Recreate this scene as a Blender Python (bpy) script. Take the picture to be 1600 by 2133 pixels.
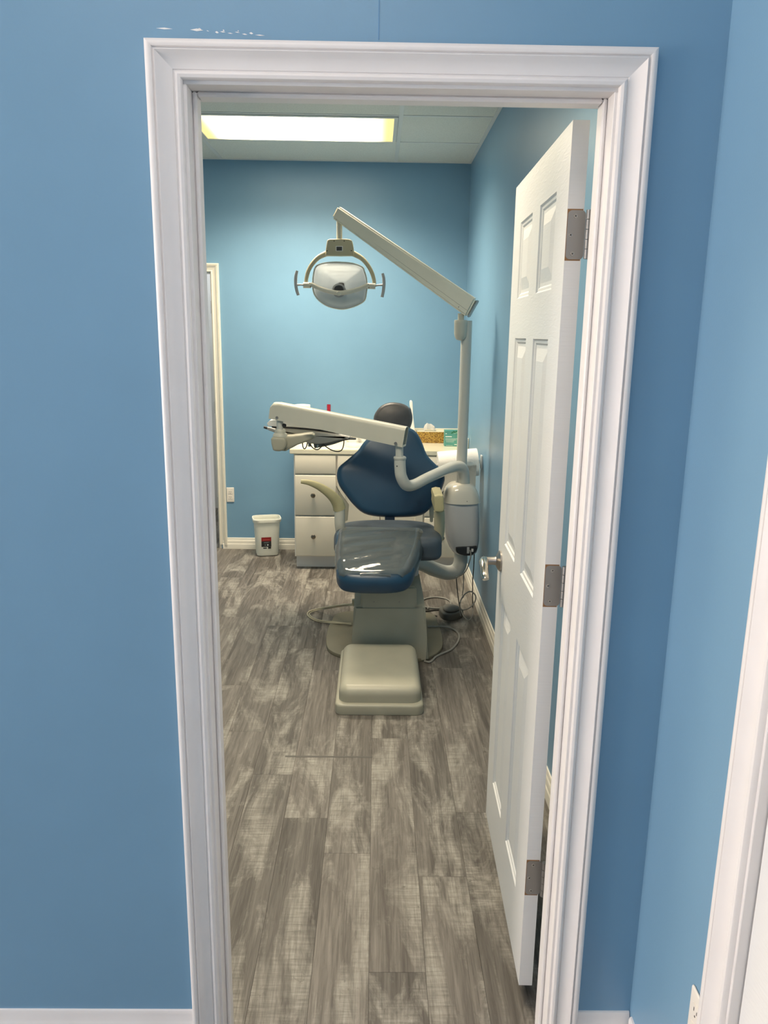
import bpy, bmesh, math, random
from mathutils import Vector, Matrix
random.seed(7)
for o in list(bpy.data.objects): bpy.data.objects.remove(o)
scn = bpy.context.scene
COL = scn.collection
PI = math.pi

# ------------------------------------------------------------------ camera
F, CXP, CYP = 1615.63, 800.0, 1066.5
CAM = Vector((-0.038, -1.4847, 1.6505))
YAW, PITCH, ROLL = 0.01227, 0.22613, 0.01407
def cam_axes():
    cy, sy, cp, sp, cr, sr = math.cos(YAW), math.sin(YAW), math.cos(PITCH), math.sin(PITCH), math.cos(ROLL), math.sin(ROLL)
    f = Vector((sy*cp, cy*cp, -sp)); r = Vector((cy, -sy, 0)); u = r.cross(f)
    return cr*r + sr*u, -sr*r + cr*u, f
RX, UX, FX = cam_axes()
cam = bpy.data.cameras.new('camera'); cam_o = bpy.data.objects.new('camera', cam); COL.objects.link(cam_o)
M = Matrix((RX, UX, -FX)).transposed().to_4x4(); M.translation = CAM
cam_o.matrix_world = M
cam.sensor_fit = 'VERTICAL'; cam.sensor_height = 36.0; cam.lens = 36.0*F/2133.0; cam.clip_start = 0.02
scn.camera = cam_o

# ------------------------------------------------------------------ world, exposure
w = bpy.data.worlds.new('world'); scn.world = w; w.use_nodes = True
w.node_tree.nodes['Background'].inputs[0].default_value = (0.6, 0.65, 0.7, 1); w.node_tree.nodes['Background'].inputs[1].default_value = 0.15
scn.view_settings.view_transform = 'Standard'; scn.view_settings.look = 'None'
scn.view_settings.gamma = 1.0; scn.view_settings.use_curve_mapping = False
scn.view_settings.exposure = 0.0
ROOM_L = (9.5, 8.2, 5.9)        # radiance of the lens of the treatment room's ceiling panels
ROOM_W, ROOM_C = (51.0, 27.0), (1.0, .84, .63)   # lamp power behind the far and the near (half lit) lens, lamp colour
HALL_L = (5.6, 4.85, 4.3)       # radiance of the hall's near ceiling panel and the added rear one
FILL_L = (19.0, 16.3, 14.4)       # fill daylight from unseen glazing added at the hall's end

# ------------------------------------------------------------------ pixel helpers (directions only; depth comes from the scene)
def ray(u, v): return RX*((u-CXP)/F) + UX*((CYP-v)/F) + FX
def at(u, v, **k):
    (a, val), = k.items(); i = 'xyz'.index(a); d = ray(u, v)
    return CAM + d*((val-CAM[i])/d[i])
def atp(u, v, p0, n):
    d = ray(u, v); return CAM + d*((p0-CAM).dot(n)/d.dot(n))

# ------------------------------------------------------------------ materials
MATS = {}
def nt(name):
    m = bpy.data.materials.new(name); m.use_nodes = True; MATS[name] = m
    return m, m.node_tree, m.node_tree.nodes['Principled BSDF']
def mat(name, col, rough=.5, metal=0., bump=0., bscale=200., var=0., vscale=6., spec=.5, coat=0., bdist=.001):
    m, t, b = nt(name)
    b.inputs['Base Color'].default_value = (*col, 1); b.inputs['Roughness'].default_value = rough
    b.inputs['Metallic'].default_value = metal; b.inputs['Specular IOR Level'].default_value = spec
    b.inputs['Coat Weight'].default_value = coat; b.inputs['Coat Roughness'].default_value = .08
    tc = t.nodes.new('ShaderNodeTexCoord')
    if bump:
        n = t.nodes.new('ShaderNodeTexNoise'); n.inputs['Scale'].default_value = bscale; n.inputs['Detail'].default_value = 3
        bp = t.nodes.new('ShaderNodeBump'); bp.inputs['Strength'].default_value = bump; bp.inputs['Distance'].default_value = bdist
        t.links.new(tc.outputs['Object'], n.inputs['Vector']); t.links.new(n.outputs['Fac'], bp.inputs['Height']); t.links.new(bp.outputs['Normal'], b.inputs['Normal'])
    if var:
        n = t.nodes.new('ShaderNodeTexNoise'); n.inputs['Scale'].default_value = vscale; n.inputs['Detail'].default_value = 5
        r = t.nodes.new('ShaderNodeValToRGB'); r.color_ramp.elements[0].position = .3; r.color_ramp.elements[1].position = .7
        r.color_ramp.elements[0].color = (*[c*(1-var) for c in col], 1); r.color_ramp.elements[1].color = (*[min(1, c*(1+var)) for c in col], 1)
        t.links.new(tc.outputs['Object'], n.inputs['Vector']); t.links.new(n.outputs['Fac'], r.inputs['Fac']); t.links.new(r.outputs['Color'], b.inputs['Base Color'])
    return m
BLUE = mat('blue_paint', (.185, .345, .50), .38, bump=.12, bscale=260, var=.035, vscale=2.5, spec=.4)
TRIM = mat('trim_paint', (.80, .775, .77), .38, bump=.07, bscale=60, var=.02, vscale=9)
CREAMTRIM = mat('aged_trim_paint', (.80, .77, .68), .4, bump=.1, bscale=60)
TILE = mat('ceiling_tile', (.72, .74, .70), .9, bump=.9, bscale=160, var=.07, vscale=140, bdist=.002)
GRIDM = mat('grid_metal', (.72, .74, .73), .4)
PLASTER = mat('white_plaster', (.8, .8, .78), .8)
NICKEL = mat('satin_nickel', (.42, .39, .36), .34, 1.0)
BRASSY = mat('polished_nickel', (.60, .55, .47), .16, 1.0)
HINGEM = mat('hinge_steel', (.36, .35, .335), .42, .85)
SCREWM = mat('screw_steel', (.5, .49, .47), .3, 1.0)
DARK = mat('dark_gap', (.01, .01, .012), .7)
BLACKP = mat('black_plastic', (.018, .02, .024), .4)
UPH = mat('blue_vinyl', (.016, .060, .120), .36, bump=.25, bscale=420, var=.12, vscale=5)
SEATV = mat('worn_blue_vinyl', (.055, .075, .098), .42, bump=.35, bscale=300, var=.35, vscale=7)
HEADV = mat('headrest_vinyl', (.082, .080, .084), .38, bump=.2, bscale=300, var=.2, vscale=12)
CHAIRP = mat('chair_plastic', (.40, .388, .308), .42, bump=.08, bscale=300, var=.05, vscale=9)
ARMP = mat('arm_enamel', (.56, .555, .48), .36, var=.03, vscale=8)
TUBEP = mat('tube_enamel', (.56, .57, .53), .30, coat=.2)
CREAM = mat('cream_plastic', (.50, .45, .30), .42)
YELLOWED = mat('yellowed_foam', (.46, .42, .24), .55, bump=.15, bscale=240, var=.08, vscale=14)
UNITP = mat('unit_plastic', (.53, .54, .55), .24, coat=.5)
DOMEP = mat('dome_plastic', (.72, .69, .60), .2, coat=.5)
GREYP = mat('grey_plastic', (.40, .40, .40), .4)
PLATEM = mat('plate_enamel', (.19, .175, .125), .5, var=.06, vscale=8)
CABW = mat('cabinet_paint', (.84, .79, .67), .42, var=.02, vscale=5)
CABSIDE = mat('cabinet_side', (.84, .82, .77), .45)
COUNTER = mat('cultured_marble', (.86, .81, .64), .18, coat=.3, var=.03, vscale=9)
KNOBM = mat('antique_knob', (.24, .215, .175), .3, 1.0)
PAPER = mat('paper_towel', (.87, .86, .82), .9, bump=.5, bscale=150, bdist=.002)
TISSUE = mat('tissue_paper', (.88, .88, .86), .95)
BINP = mat('bin_plastic', (.84, .85, .76), .36, var=.03, vscale=14)
WHITEP = mat('white_plastic', (.82, .81, .78), .35)
OUTLETP = mat('outlet_plastic', (.80, .76, .70), .4)
REDP = mat('red_plastic', (.33, .012, .03), .25, coat=.4)
REDL = mat('red_print', (.30, .012, .014), .5)
BLACKL = mat('black_print', (.02, .022, .024), .5)
PRINTW = mat('white_print', (.75, .80, .78), .6)
PRINTG = mat('grey_print', (.22, .25, .25), .6)
PINKP = mat('faded_red_print', (.52, .09, .08), .6)
GREENL = mat('green_leaf_print', (.02, .16, .06), .5)
GREENL2 = mat('pale_leaf_print', (.25, .50, .38), .5)
HOSE = mat('beige_hose', (.42, .385, .28), .5)
HOSEG = mat('grey_hose', (.27, .27, .25), .5)
CABLE = mat('dark_cable', (.05, .05, .045), .5)
SINKY = mat('soap_yellow', (.62, .60, .30), .4)
WOODRAW = mat('bare_wood', (.30, .16, .07), .7)
FRAMEM = mat('fixture_frame', (.74, .74, .70), .35)

def emit_mat(name, L, tubes=True):
    m, t, b = nt(name)
    t.nodes.remove(b); out = t.nodes['Material Output']
    e = t.nodes.new('ShaderNodeEmission'); e.inputs['Strength'].default_value = 1.0
    e.inputs['Color'].default_value = (*L, 1)
    if tubes:  # two tubes behind an aged lens: full output over the lamps, weaker and yellower past the lamp ends
        tc = t.nodes.new('ShaderNodeTexCoord'); s = t.nodes.new('ShaderNodeSeparateXYZ'); t.links.new(tc.outputs['Object'], s.inputs[0])
        a = t.nodes.new('ShaderNodeMath'); a.operation = 'ABSOLUTE'; t.links.new(s.outputs['X'], a.inputs[0])
        mr = t.nodes.new('ShaderNodeMapRange'); mr.interpolation_type = 'SMOOTHSTEP'
        mr.inputs['From Min'].default_value = .36; mr.inputs['From Max'].default_value = .545
        t.links.new(a.outputs[0], mr.inputs['Value'])
        mx = t.nodes.new('ShaderNodeMix'); mx.data_type = 'RGBA'
        mx.inputs['A'].default_value = (*L, 1); mx.inputs['B'].default_value = (1.15, .98, .42, 1)
        t.links.new(mr.outputs[0], mx.inputs['Factor']); t.links.new(mx.outputs['Result'], e.inputs['Color'])
    t.links.new(e.outputs[0], out.inputs['Surface'])
    return m
ROOMLENS = emit_mat('lit_lens', ROOM_L); HALLLENS = emit_mat('hall_lit_lens', HALL_L, False)
FILLGLASS = emit_mat('fill_glass', FILL_L, False)
FARFILL = emit_mat('far_fill_lens', (9, 9, 9), False)

def door_mat():
    m, t, b = nt('embossed_door_paint')
    b.inputs['Base Color'].default_value = (.81, .815, .81, 1); b.inputs['Roughness'].default_value = .4
    tc = t.nodes.new('ShaderNodeTexCoord'); mp = t.nodes.new('ShaderNodeMapping'); mp.inputs['Scale'].default_value = (1, 9, 60)
    n = t.nodes.new('ShaderNodeTexNoise'); n.inputs['Scale'].default_value = 2.2; n.inputs['Detail'].default_value = 3; n.inputs['Distortion'].default_value = 1.2
    bp = t.nodes.new('ShaderNodeBump'); bp.inputs['Strength'].default_value = .28; bp.inputs['Distance'].default_value = .0016
    t.links.new(tc.outputs['Object'], mp.inputs[0]); t.links.new(mp.outputs[0], n.inputs['Vector']); t.links.new(n.outputs['Fac'], bp.inputs['Height']); t.links.new(bp.outputs['Normal'], b.inputs['Normal'])
    return m
DOORM = door_mat()

def plank_mat():
    m, t, b = nt('weathered_plank')
    N = t.nodes.new; L = t.links.new
    tc = N('ShaderNodeTexCoord'); oi = N('ShaderNodeObjectInfo')
    sc = N('ShaderNodeMath'); sc.operation = 'MULTIPLY'; sc.inputs[1].default_value = 137.0; L(oi.outputs['Random'], sc.inputs[0])
    cb = N('ShaderNodeCombineXYZ'); L(sc.outputs[0], cb.inputs[0]); L(sc.outputs[0], cb.inputs[1]); L(sc.outputs[0], cb.inputs[2])
    ad = N('ShaderNodeVectorMath'); ad.operation = 'ADD'; L(tc.outputs['Object'], ad.inputs[0]); L(cb.outputs[0], ad.inputs[1])
    def noise(scale, s=1., det=5, dist=0., rough=.55):
        mp = N('ShaderNodeMapping'); mp.inputs['Scale'].default_value = scale; L(ad.outputs[0], mp.inputs[0])
        n = N('ShaderNodeTexNoise'); n.inputs['Scale'].default_value = s; n.inputs['Detail'].default_value = det; n.inputs['Distortion'].default_value = dist; n.inputs['Roughness'].default_value = rough
        L(mp.outputs[0], n.inputs['Vector']); return n.outputs['Fac']
    def ramp(f, p0, p1, c0=(0, 0, 0), c1=(1, 1, 1)):
        r = N('ShaderNodeValToRGB'); e = r.color_ramp.elements; e[0].position, e[1].position = p0, p1; e[0].color = (*c0, 1); e[1].color = (*c1, 1); L(f, r.inputs['Fac']); return r.outputs['Color']
    def mix(a, bb, f, mode='MIX'):
        x = N('ShaderNodeMix'); x.data_type = 'RGBA'; x.blend_type = mode
        for k, v in (('A', a), ('B', bb), ('Factor', f)):
            if isinstance(v, (int, float)): x.inputs[k].default_value = v
            elif isinstance(v, tuple): x.inputs[k].default_value = (*v, 1)
            else: L(v, x.inputs[k])
        return x.outputs['Result']
    base = ramp(noise((42, 1.7, 5), 1, 7, .6, .68), .34, .68, (.082, .073, .064), (.205, .189, .168))   # long grain
    tone = N('ShaderNodeMapRange'); tone.inputs['To Min'].default_value = .72; tone.inputs['To Max'].default_value = 1.22
    L(oi.outputs['Random'], tone.inputs['Value'])
    base = mix(base, tone.outputs[0], 1.0, 'MULTIPLY')
    worn = ramp(noise((8, 2.2, 3), 1, 7, .7, .66), .485, .63)             # whitewashed patches
    saw = ramp(noise((9, 120, 9), 1, 5, .3, .65), .34, .62)                # cross saw marks
    wm = mix(worn, saw, .6, 'MULTIPLY')
    c = mix(base, (.36, .345, .305), wm)
    fine = ramp(noise((190, 9, 20), 1, 3, .3), .40, .56, (.74, .74, .74), (1, 1, 1))
    c = mix(c, fine, .8, 'MULTIPLY')
    dk = ramp(noise((20, 11, 4), 1, 7, 1.4, .74), .585, .68)
    c = mix(c, (.10, .092, .08), mix(dk, saw, .8, 'MULTIPLY'))
    L(c, b.inputs['Base Color'])
    b.inputs['Roughness'].default_value = .52; b.inputs['Specular IOR Level'].default_value = .35
    bp = N('ShaderNodeBump'); bp.inputs['Strength'].default_value = .25; bp.inputs['Distance'].default_value = .001
    L(noise((170, 6, 20), 1, 3), bp.inputs['Height']); L(bp.outputs['Normal'], b.inputs['Normal'])
    return m
PLANK = plank_mat()

def pattern_mat():
    m, t, b = nt('gold_pattern_card'); N = t.nodes.new; L = t.links.new
    tc = N('ShaderNodeTexCoord'); v = N('ShaderNodeTexVoronoi'); v.inputs['Scale'].default_value = 130
    r = N('ShaderNodeValToRGB'); e = r.color_ramp.elements; e[0].position = .15; e[1].position = .75; e[0].color = (.55, .36, .07, 1); e[1].color = (.16, .075, .012, 1)
    L(tc.outputs['Object'], v.inputs['Vector']); L(v.outputs['Distance'], r.inputs['Fac']); L(r.outputs['Color'], b.inputs['Base Color']); b.inputs['Roughness'].default_value = .5
    return m
GOLD = pattern_mat()
TEAL = mat('teal_card', (.085, .30, .27), .45, var=.1, vscale=25)

def clear_mat():
    m, t, b = nt('clear_vinyl'); t.nodes.remove(b); out = t.nodes['Material Output']; N = t.nodes.new; L = t.links.new
    tr = N('ShaderNodeBsdfTransparent'); tr.inputs[0].default_value = (.80, .82, .80, 1)
    df = N('ShaderNodeBsdfDiffuse'); df.inputs[0].default_value = (.42, .45, .42, 1)
    gl = N('ShaderNodeBsdfGlossy'); gl.inputs['Roughness'].default_value = .06; gl.inputs[0].default_value = (1, 1, 1, 1)
    tc = N('ShaderNodeTexCoord'); n = N('ShaderNodeTexNoise'); n.inputs['Scale'].default_value = 14; n.inputs['Detail'].default_value = 2
    bp = N('ShaderNodeBump'); bp.inputs['Strength'].default_value = .22; bp.inputs['Distance'].default_value = .006
    L(tc.outputs['Object'], n.inputs['Vector']); L(n.outputs['Fac'], bp.inputs['Height']); L(bp.outputs['Normal'], gl.inputs['Normal'])
    m0 = N('ShaderNodeMixShader'); m0.inputs[0].default_value = .16; L(tr.outputs[0], m0.inputs[1]); L(df.outputs[0], m0.inputs[2])
    fr = N('ShaderNodeFresnel'); fr.inputs[0].default_value = 1.5; L(bp.outputs['Normal'], fr.inputs['Normal'])
    m1 = N('ShaderNodeMixShader'); L(fr.outputs[0], m1.inputs[0]); L(m0.outputs[0], m1.inputs[1]); L(gl.outputs[0], m1.inputs[2])
    L(m1.outputs[0], out.inputs['Surface']); return m
CLEAR = clear_mat()
def reflector_mat():
    m, t, b = nt('pearl_reflector')
    b.inputs['Base Color'].default_value = (.62, .655, .68, 1); b.inputs['Metallic'].default_value = .45; b.inputs['Roughness'].default_value = .48
    b.inputs['Thin Film Thickness'].default_value = 420; b.inputs['Thin Film IOR'].default_value = 1.45
    return m
PEARL = reflector_mat()

# ------------------------------------------------------------------ mesh helpers
def finish(name, bm, m, parent=None, smooth=35, loc=None, rotz=0., label=None):
    me = bpy.data.meshes.new(name)
    bmesh.ops.recalc_face_normals(bm, faces=bm.faces)
    bm.to_mesh(me); bm.free()
    o = bpy.data.objects.new(name, me); COL.objects.link(o)
    if m: me.materials.append(m)
    if smooth:
        for p in me.polygons: p.use_smooth = True
        me.set_sharp_from_angle(angle=math.radians(smooth))
    if loc: o.location = loc
    o.rotation_euler.z = rotz
    if parent: o.parent = parent; o.matrix_parent_inverse = parent_inv(parent)
    if label: o['label'] = label
    return o
def mw(o):
    m = Matrix.LocRotScale(o.location, o.rotation_euler, o.scale)
    return (mw(o.parent) @ o.matrix_parent_inverse @ m) if o.parent else m
def parent_inv(p): return mw(p).inverted()
def thing(name, label, cat, loc=(0, 0, 0), group=None):
    o = bpy.data.objects.new(name, None); COL.objects.link(o); o.location = loc; o.empty_display_size = .05
    o['label'] = label; o['category'] = cat
    if group: o['group'] = group
    return o
def tag(o, label, cat, group=None):
    o['label'] = label; o['category'] = cat
    if group: o['group'] = group
    return o
def struct(o, label=None, cat=None):
    o['kind'] = 'structure'
    if label: o['label'] = label
    if cat: o['category'] = cat
    return o
def add_box(bm, x0, x1, y0, y1, z0, z1, bev=0, seg=2):
    r = bmesh.ops.create_cube(bm, size=1.0)
    vs = r['verts']
    for v in vs: v.co = Vector((x0+(v.co.x+.5)*(x1-x0), y0+(v.co.y+.5)*(y1-y0), z0+(v.co.z+.5)*(z1-z0)))
    if bev:
        es = list({e for v in vs for e in v.link_edges})
        bmesh.ops.bevel(bm, geom=es, offset=bev, segments=seg, affect='EDGES', profile=.5)
    return bm
def box(*a, **k): return add_box(bmesh.new(), *a, **k)
def frame_of(d):
    d = Vector(d).normalized(); a = Vector((0, 0, 1)) if abs(d.z) < .9 else Vector((1, 0, 0))
    u = d.cross(a).normalized(); return u, d.cross(u).normalized(), d
def smooth_path(pts, n=8):
    pts = [Vector(p) for p in pts]; out = []
    if len(pts) < 3: return pts
    for i in range(len(pts)-1):
        p0, p1, p2, p3 = pts[max(i-1, 0)], pts[i], pts[i+1], pts[min(i+2, len(pts)-1)]
        for k in range(n):
            t = k/n; out.append(.5*((2*p1)+(p2-p0)*t+(2*p0-5*p1+4*p2-p3)*t*t+(3*p1-p0-3*p2+p3)*t**3))
    out.append(pts[-1]); return out
def add_tube(bm, pts, r, seg=12, smooth=8, flat=1.0, updir=None, caps=True):
    """swept round tube; r a number or list on control points; flat scales the second axis"""
    ctrl = [Vector(p) for p in pts]
    path = smooth_path(ctrl, smooth) if smooth else ctrl
    n = len(path)
    if isinstance(r, (int, float)): rad = [r]*n
    else:
        rad = []
        for i in range(n):
            t = i/(n-1)*(len(r)-1); k = min(int(t), len(r)-2); rad.append(r[k]+(r[k+1]-r[k])*(t-k))
    rings = []; u = None
    for i, p in enumerate(path):
        d = (path[min(i+1, n-1)]-path[max(i-1, 0)]).normalized()
        if updir is not None: u = d.cross(Vector(updir)).normalized()
        elif u is None: u = frame_of(d)[0]
        else: u = (u - d*u.dot(d)).normalized()
        v = d.cross(u)
        rings.append([bm.verts.new(p+rad[i]*(math.cos(2*PI*k/seg)*u+flat*math.sin(2*PI*k/seg)*v)) for k in range(seg)])
    for a, b in zip(rings, rings[1:]):
        for k in range(seg): bm.faces.new((a[k], a[(k+1) % seg], b[(k+1) % seg], b[k]))
    if caps: bm.faces.new(rings[0]); bm.faces.new(rings[-1][::-1])
    return bm
def tube(*a, **k): return add_tube(bmesh.new(), *a, **k)
def add_cyl(bm, p0, p1, r0, r1=None, seg=20): return add_tube(bm, [p0, p1], [r0, r0 if r1 is None else r1], seg=seg, smooth=0)
def cyl(*a, **k): return add_cyl(bmesh.new(), *a, **k)
def add_lathe(bm, prof, o, axis=(0, 0, 1), seg=24, sx=1., sy=1.):
    u, v, d = frame_of(axis); o = Vector(o); rings = []
    for r, h in prof:
        if r < 1e-6: rings.append([bm.verts.new(o+d*h)])
        else: rings.append([bm.verts.new(o+d*h+r*(sx*math.cos(2*PI*k/seg)*u+sy*math.sin(2*PI*k/seg)*v)) for k in range(seg)])
    for a, b in zip(rings, rings[1:]):
        if len(a) == 1 and len(b) == 1: continue
        for k in range(seg):
            k2 = (k+1) % seg
            if len(a) == 1: bm.faces.new((a[0], b[k2], b[k]))
            elif len(b) == 1: bm.faces.new((a[k], a[k2], b[0]))
            else: bm.faces.new((a[k], a[k2], b[k2], b[k]))
    if len(rings[0]) > 1: bm.faces.new(rings[0][::-1])
    if len(rings[-1]) > 1: bm.faces.new(rings[-1])
    return bm
def lathe(*a, **k): return add_lathe(bmesh.new(), *a, **k)
def closed_spline(pts, n=6):
    pts = [Vector(p) for p in pts]; m = len(pts); out = []
    for i in range(m):
        p0, p1, p2, p3 = pts[i-1], pts[i], pts[(i+1) % m], pts[(i+2) % m]
        for k in range(n):
            t = k/n; out.append(.5*((2*p1)+(p2-p0)*t+(2*p0-5*p1+4*p2-p3)*t*t+(3*p1-p0-3*p2+p3)*t**3))
    return out
def add_pillow(bm, out2d, fr, thick, r, dome=0., seg=5, rb=None, spline=6):
    """rounded cushion: outline (a,b) in frame (O,U,V,N); front face at N*0, body goes to -N*thick"""
    O, U, V, N = fr
    pts = [Vector((p[0], p[1])) for p in out2d]
    if spline: pts = closed_spline(pts, spline)
    area = sum(pts[i-1].x*pts[i].y-pts[i].x*pts[i-1].y for i in range(len(pts)))
    if area < 0: pts = pts[::-1]
    n = len(pts); nor = []
    for i in range(n):
        d = (pts[(i+1) % n]-pts[i-1]).normalized(); nor.append(Vector((d.y, -d.x)))
    c = sum(pts, Vector((0, 0)))/n
    rb = r if rb is None else rb
    def ring(inset, depth): return [bm.verts.new(O+U*(p.x-q.x*inset)+V*(p.y-q.y*inset)-N*depth) for p, q in zip(pts, nor)]
    rings = []
    for i in range(seg+1):
        a = i/seg*PI/2; rings.append(ring(rb*(1-math.sin(a)), thick-rb*(1-math.cos(a))))
    for i in range(seg+1):
        a = i/seg*PI/2; rings.append(ring(r*(1-math.cos(a)), r*(1-math.sin(a))))
    for a, b in zip(rings, rings[1:]):
        for k in range(n): bm.faces.new((a[k], a[(k+1) % n], b[(k+1) % n], b[k]))
    def cap(rg, sign, depth, dm):
        ins = [(v, (v.co-O).dot(U), (v.co-O).dot(V)) for v in rg]; last = rg
        for s in (.72, .4):
            nr = [bm.verts.new(O+U*(c.x+(x-c.x)*s)+V*(c.y+(y-c.y)*s)-N*(depth-sign*dm*(1-s*s))) for v, x, y in ins]
            for k in range(n): bm.faces.new((last[k], last[(k+1) % n], nr[(k+1) % n], nr[k]))
            last = nr
        cv = bm.verts.new(O+U*c.x+V*c.y-N*(depth-sign*dm))
        for k in range(n): bm.faces.new((last[k], last[(k+1) % n], cv))
    cap(rings[-1], 1, 0, dome); cap(rings[0], -1, thick, 0)
    return bm
def pillow(*a, **k): return add_pillow(bmesh.new(), *a, **k)
YF = lambda y: (Vector((0, y, 0)), Vector((1, 0, 0)), Vector((0, 0, 1)), Vector((0, -1, 0)))
ZF = lambda z: (Vector((0, 0, z)), Vector((1, 0, 0)), Vector((0, 1, 0)), Vector((0, 0, 1)))
def px2d(pts, y): return [(p.x, p.z) for p in (at(u, v, y=y) for u, v in pts)]
def plane_frame(p0, slope):
    """plane through p0 containing x, leaning back by slope (dy/dz)"""
    U = Vector((1, 0, 0)); V = Vector((0, slope, 1)).normalized(); return (p0, U, V, Vector((0, -1, slope)).normalized())
def pxin(pts, fr):
    O, U, V, N = fr; r = []
    for u, v in pts:
        p = atp(u, v, O, N)-O; r.append((p.dot(U), p.dot(V)))
    return r
def rrect(x0, x1, y0, y1, r, n=5):
    out = []
    for cx, cy, a0 in ((x1-r, y0+r, -PI/2), (x1-r, y1-r, 0), (x0+r, y1-r, PI/2), (x0+r, y0+r, PI)):
        for k in range(n+1):
            a = a0+k/n*PI/2; out.append((cx+r*math.cos(a), cy+r*math.sin(a)))
    return out
def prism(out2d, fr, thick, bev=0):
    O, U, V, N = fr; bm = bmesh.new()
    a = [bm.verts.new(O+U*x+V*y) for x, y in out2d]; b = [bm.verts.new(O+U*x+V*y-N*thick) for x, y in out2d]
    n = len(a); bm.faces.new(a); bm.faces.new(b[::-1])
    for k in range(n): bm.faces.new((a[k], b[k], b[(k+1) % n], a[(k+1) % n]))
    if bev: bmesh.ops.bevel(bm, geom=list(bm.edges), offset=bev, segments=2, affect='EDGES')
    return bm

# ------------------------------------------------------------------ room dimensions (metres)
XR, YB, ZC, XL = 0.6115, 4.362, 2.8205, -2.15      # treatment room: right wall, back wall, ceiling, left wall
XH, YH = 0.565, -3.0                                # hall: right wall, wall behind the camera
W, ZO, D = 0.374, 2.0687, 0.108                     # doorway half width, height, wall thickness
LX, LY = 0.083, 3.783                               # ceiling grid origin
T = .12
XE = -6.0                                           # end of the hall, with the added glazing

# floor and planks
fl = struct(finish('floor', box(XL, XR, YH, YB, -.04, -.006), DARK, smooth=0), 'grey weathered wood plank floor', 'floor')
PW = .151; ENDS = {-4: 1.513, -3: 1.188, -2: .915, -1: .728, 0: .246, 1: .62, 2: .954, -5: .735, -7: 1.19, -6: .43, 3: 1.36}
cache = {}
k0 = math.floor((XL+.04)/PW)
for k in range(k0, 5):
    xa, xb = max(-.04+k*PW, XL), min(-.04+(k+1)*PW, XR)
    if xb-xa < .01: continue
    e = ENDS.get(k, random.uniform(0, 1.2))
    ys = [e+i*1.22 for i in range(-5, 6)]
    ys = [YH]+[y for y in ys if YH+.05 < y < YB-.05]+[YB]
    for ya, yb in zip(ys, ys[1:]):
        key = (round(xb-xa, 4), round(yb-ya, 4))
        if key not in cache:
            hx, hy = (xb-xa)/2-.00025, (yb-ya)/2-.00025
            b = box(-hx, hx, -hy, hy, -.006, 0, bev=.0004, seg=1); me = bpy.data.meshes.new('plank'); b.to_mesh(me); b.free(); me.materials.append(PLANK); cache[key] = me
        o = bpy.data.objects.new('plank', cache[key]); COL.objects.link(o); o.location = ((xa+xb)/2, (ya+yb)/2, 0); o.parent = fl
o = finish('dark_line', prism(rrect(-.385, -.036, 1.312, 1.323, .004), ZF(.0006), .0005), mat('dark_line_tone', (.10, .095, .085), .6), fl, smooth=0, label='dark line across three planks')  # thin strip, darker than the planks around it

# ceiling of the treatment room: slab, grid bars, tiles, lit panel in one bay
ce = struct(finish('ceiling', box(XL-T, XR+T, D, YB+T, ZC+.02, ZC+.06), PLASTER, smooth=0), 'suspended ceiling of speckled white tiles in a metal grid', 'ceiling')
xs = [XL, LX-1.22, LX, XR]; ysb = [D]+[LY+.61*i for i in range(-6, 1)]+[YB]
for x in xs[1:-1]: finish('grid_bar', box(x-.012, x+.012, D, YB, ZC, ZC+.012), GRIDM, ce, smooth=0)
for x, s in ((XL, 1), (XR, -1)): finish('wall_angle', box(min(x, x+s*.02), max(x, x+s*.02), D, YB, ZC-.001, ZC+.012), GRIDM, ce, smooth=0)
for y, s in ((D, 1), (YB, -1)): finish('wall_angle', box(XL, XR, min(y, y+s*.02), max(y, y+s*.02), ZC-.0005, ZC+.012), GRIDM, ce, smooth=0)
for i, (xa, xb) in enumerate(zip(xs, xs[1:])):
    for y in ysb[1:-1]: finish('grid_bar', box(xa+.013, xb-.013, y-.011, y+.011, ZC, ZC+.012), GRIDM, ce, smooth=0)
    for j, (ya, yb) in enumerate(zip(ysb, ysb[1:])):
        if i == 1 and j in (len(ysb)-3, len(ysb)-7): continue
        if yb-ya < .03: continue
        finish('tile', box(xa+.003, xb-.003, ya+.003, yb-.003, ZC+.003, ZC+.018), TILE, ce, smooth=0)
def troffer(label, ly, watts):
    lt = thing('ceiling_light', label, 'ceiling light', (LX-.61, ly-.305, ZC))
    bm = bmesh.new(); a0, a1, b0, b1 = LX-1.22+.014, LX-.014, ly-.61+.013, ly-.013
    for q in ((a0, a1, b0, b0+.022), (a0, a1, b1-.022, b1), (a0, a0+.022, b0+.022, b1-.022), (a1-.022, a1, b0+.022, b1-.022)): add_box(bm, *q, ZC-.006, ZC+.014)
    finish('frame', bm, FRAMEM, lt, smooth=0)
    o = finish('lens', box(-.61+.037, .61-.037, -.305+.036, .305-.036, -.003, .004), ROOMLENS, None, smooth=0); o.parent = lt
    la = bpy.data.lights.new('tubes', 'AREA'); la.shape = 'RECTANGLE'; la.size = 1.1; la.size_y = .50; la.energy = watts; la.color = ROOM_C; la.spread = math.radians(136)
    lo = bpy.data.objects.new('tubes', la); COL.objects.link(lo); lo.location = (0, 0, -.006); lo.parent = lt
troffer('lit fluorescent panel recessed in the tiled ceiling beyond the dental lamp', LY, ROOM_W[0])
troffer('lit fluorescent panel recessed in the tiled ceiling close to the open door', LY-.61*4, ROOM_W[1])

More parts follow.
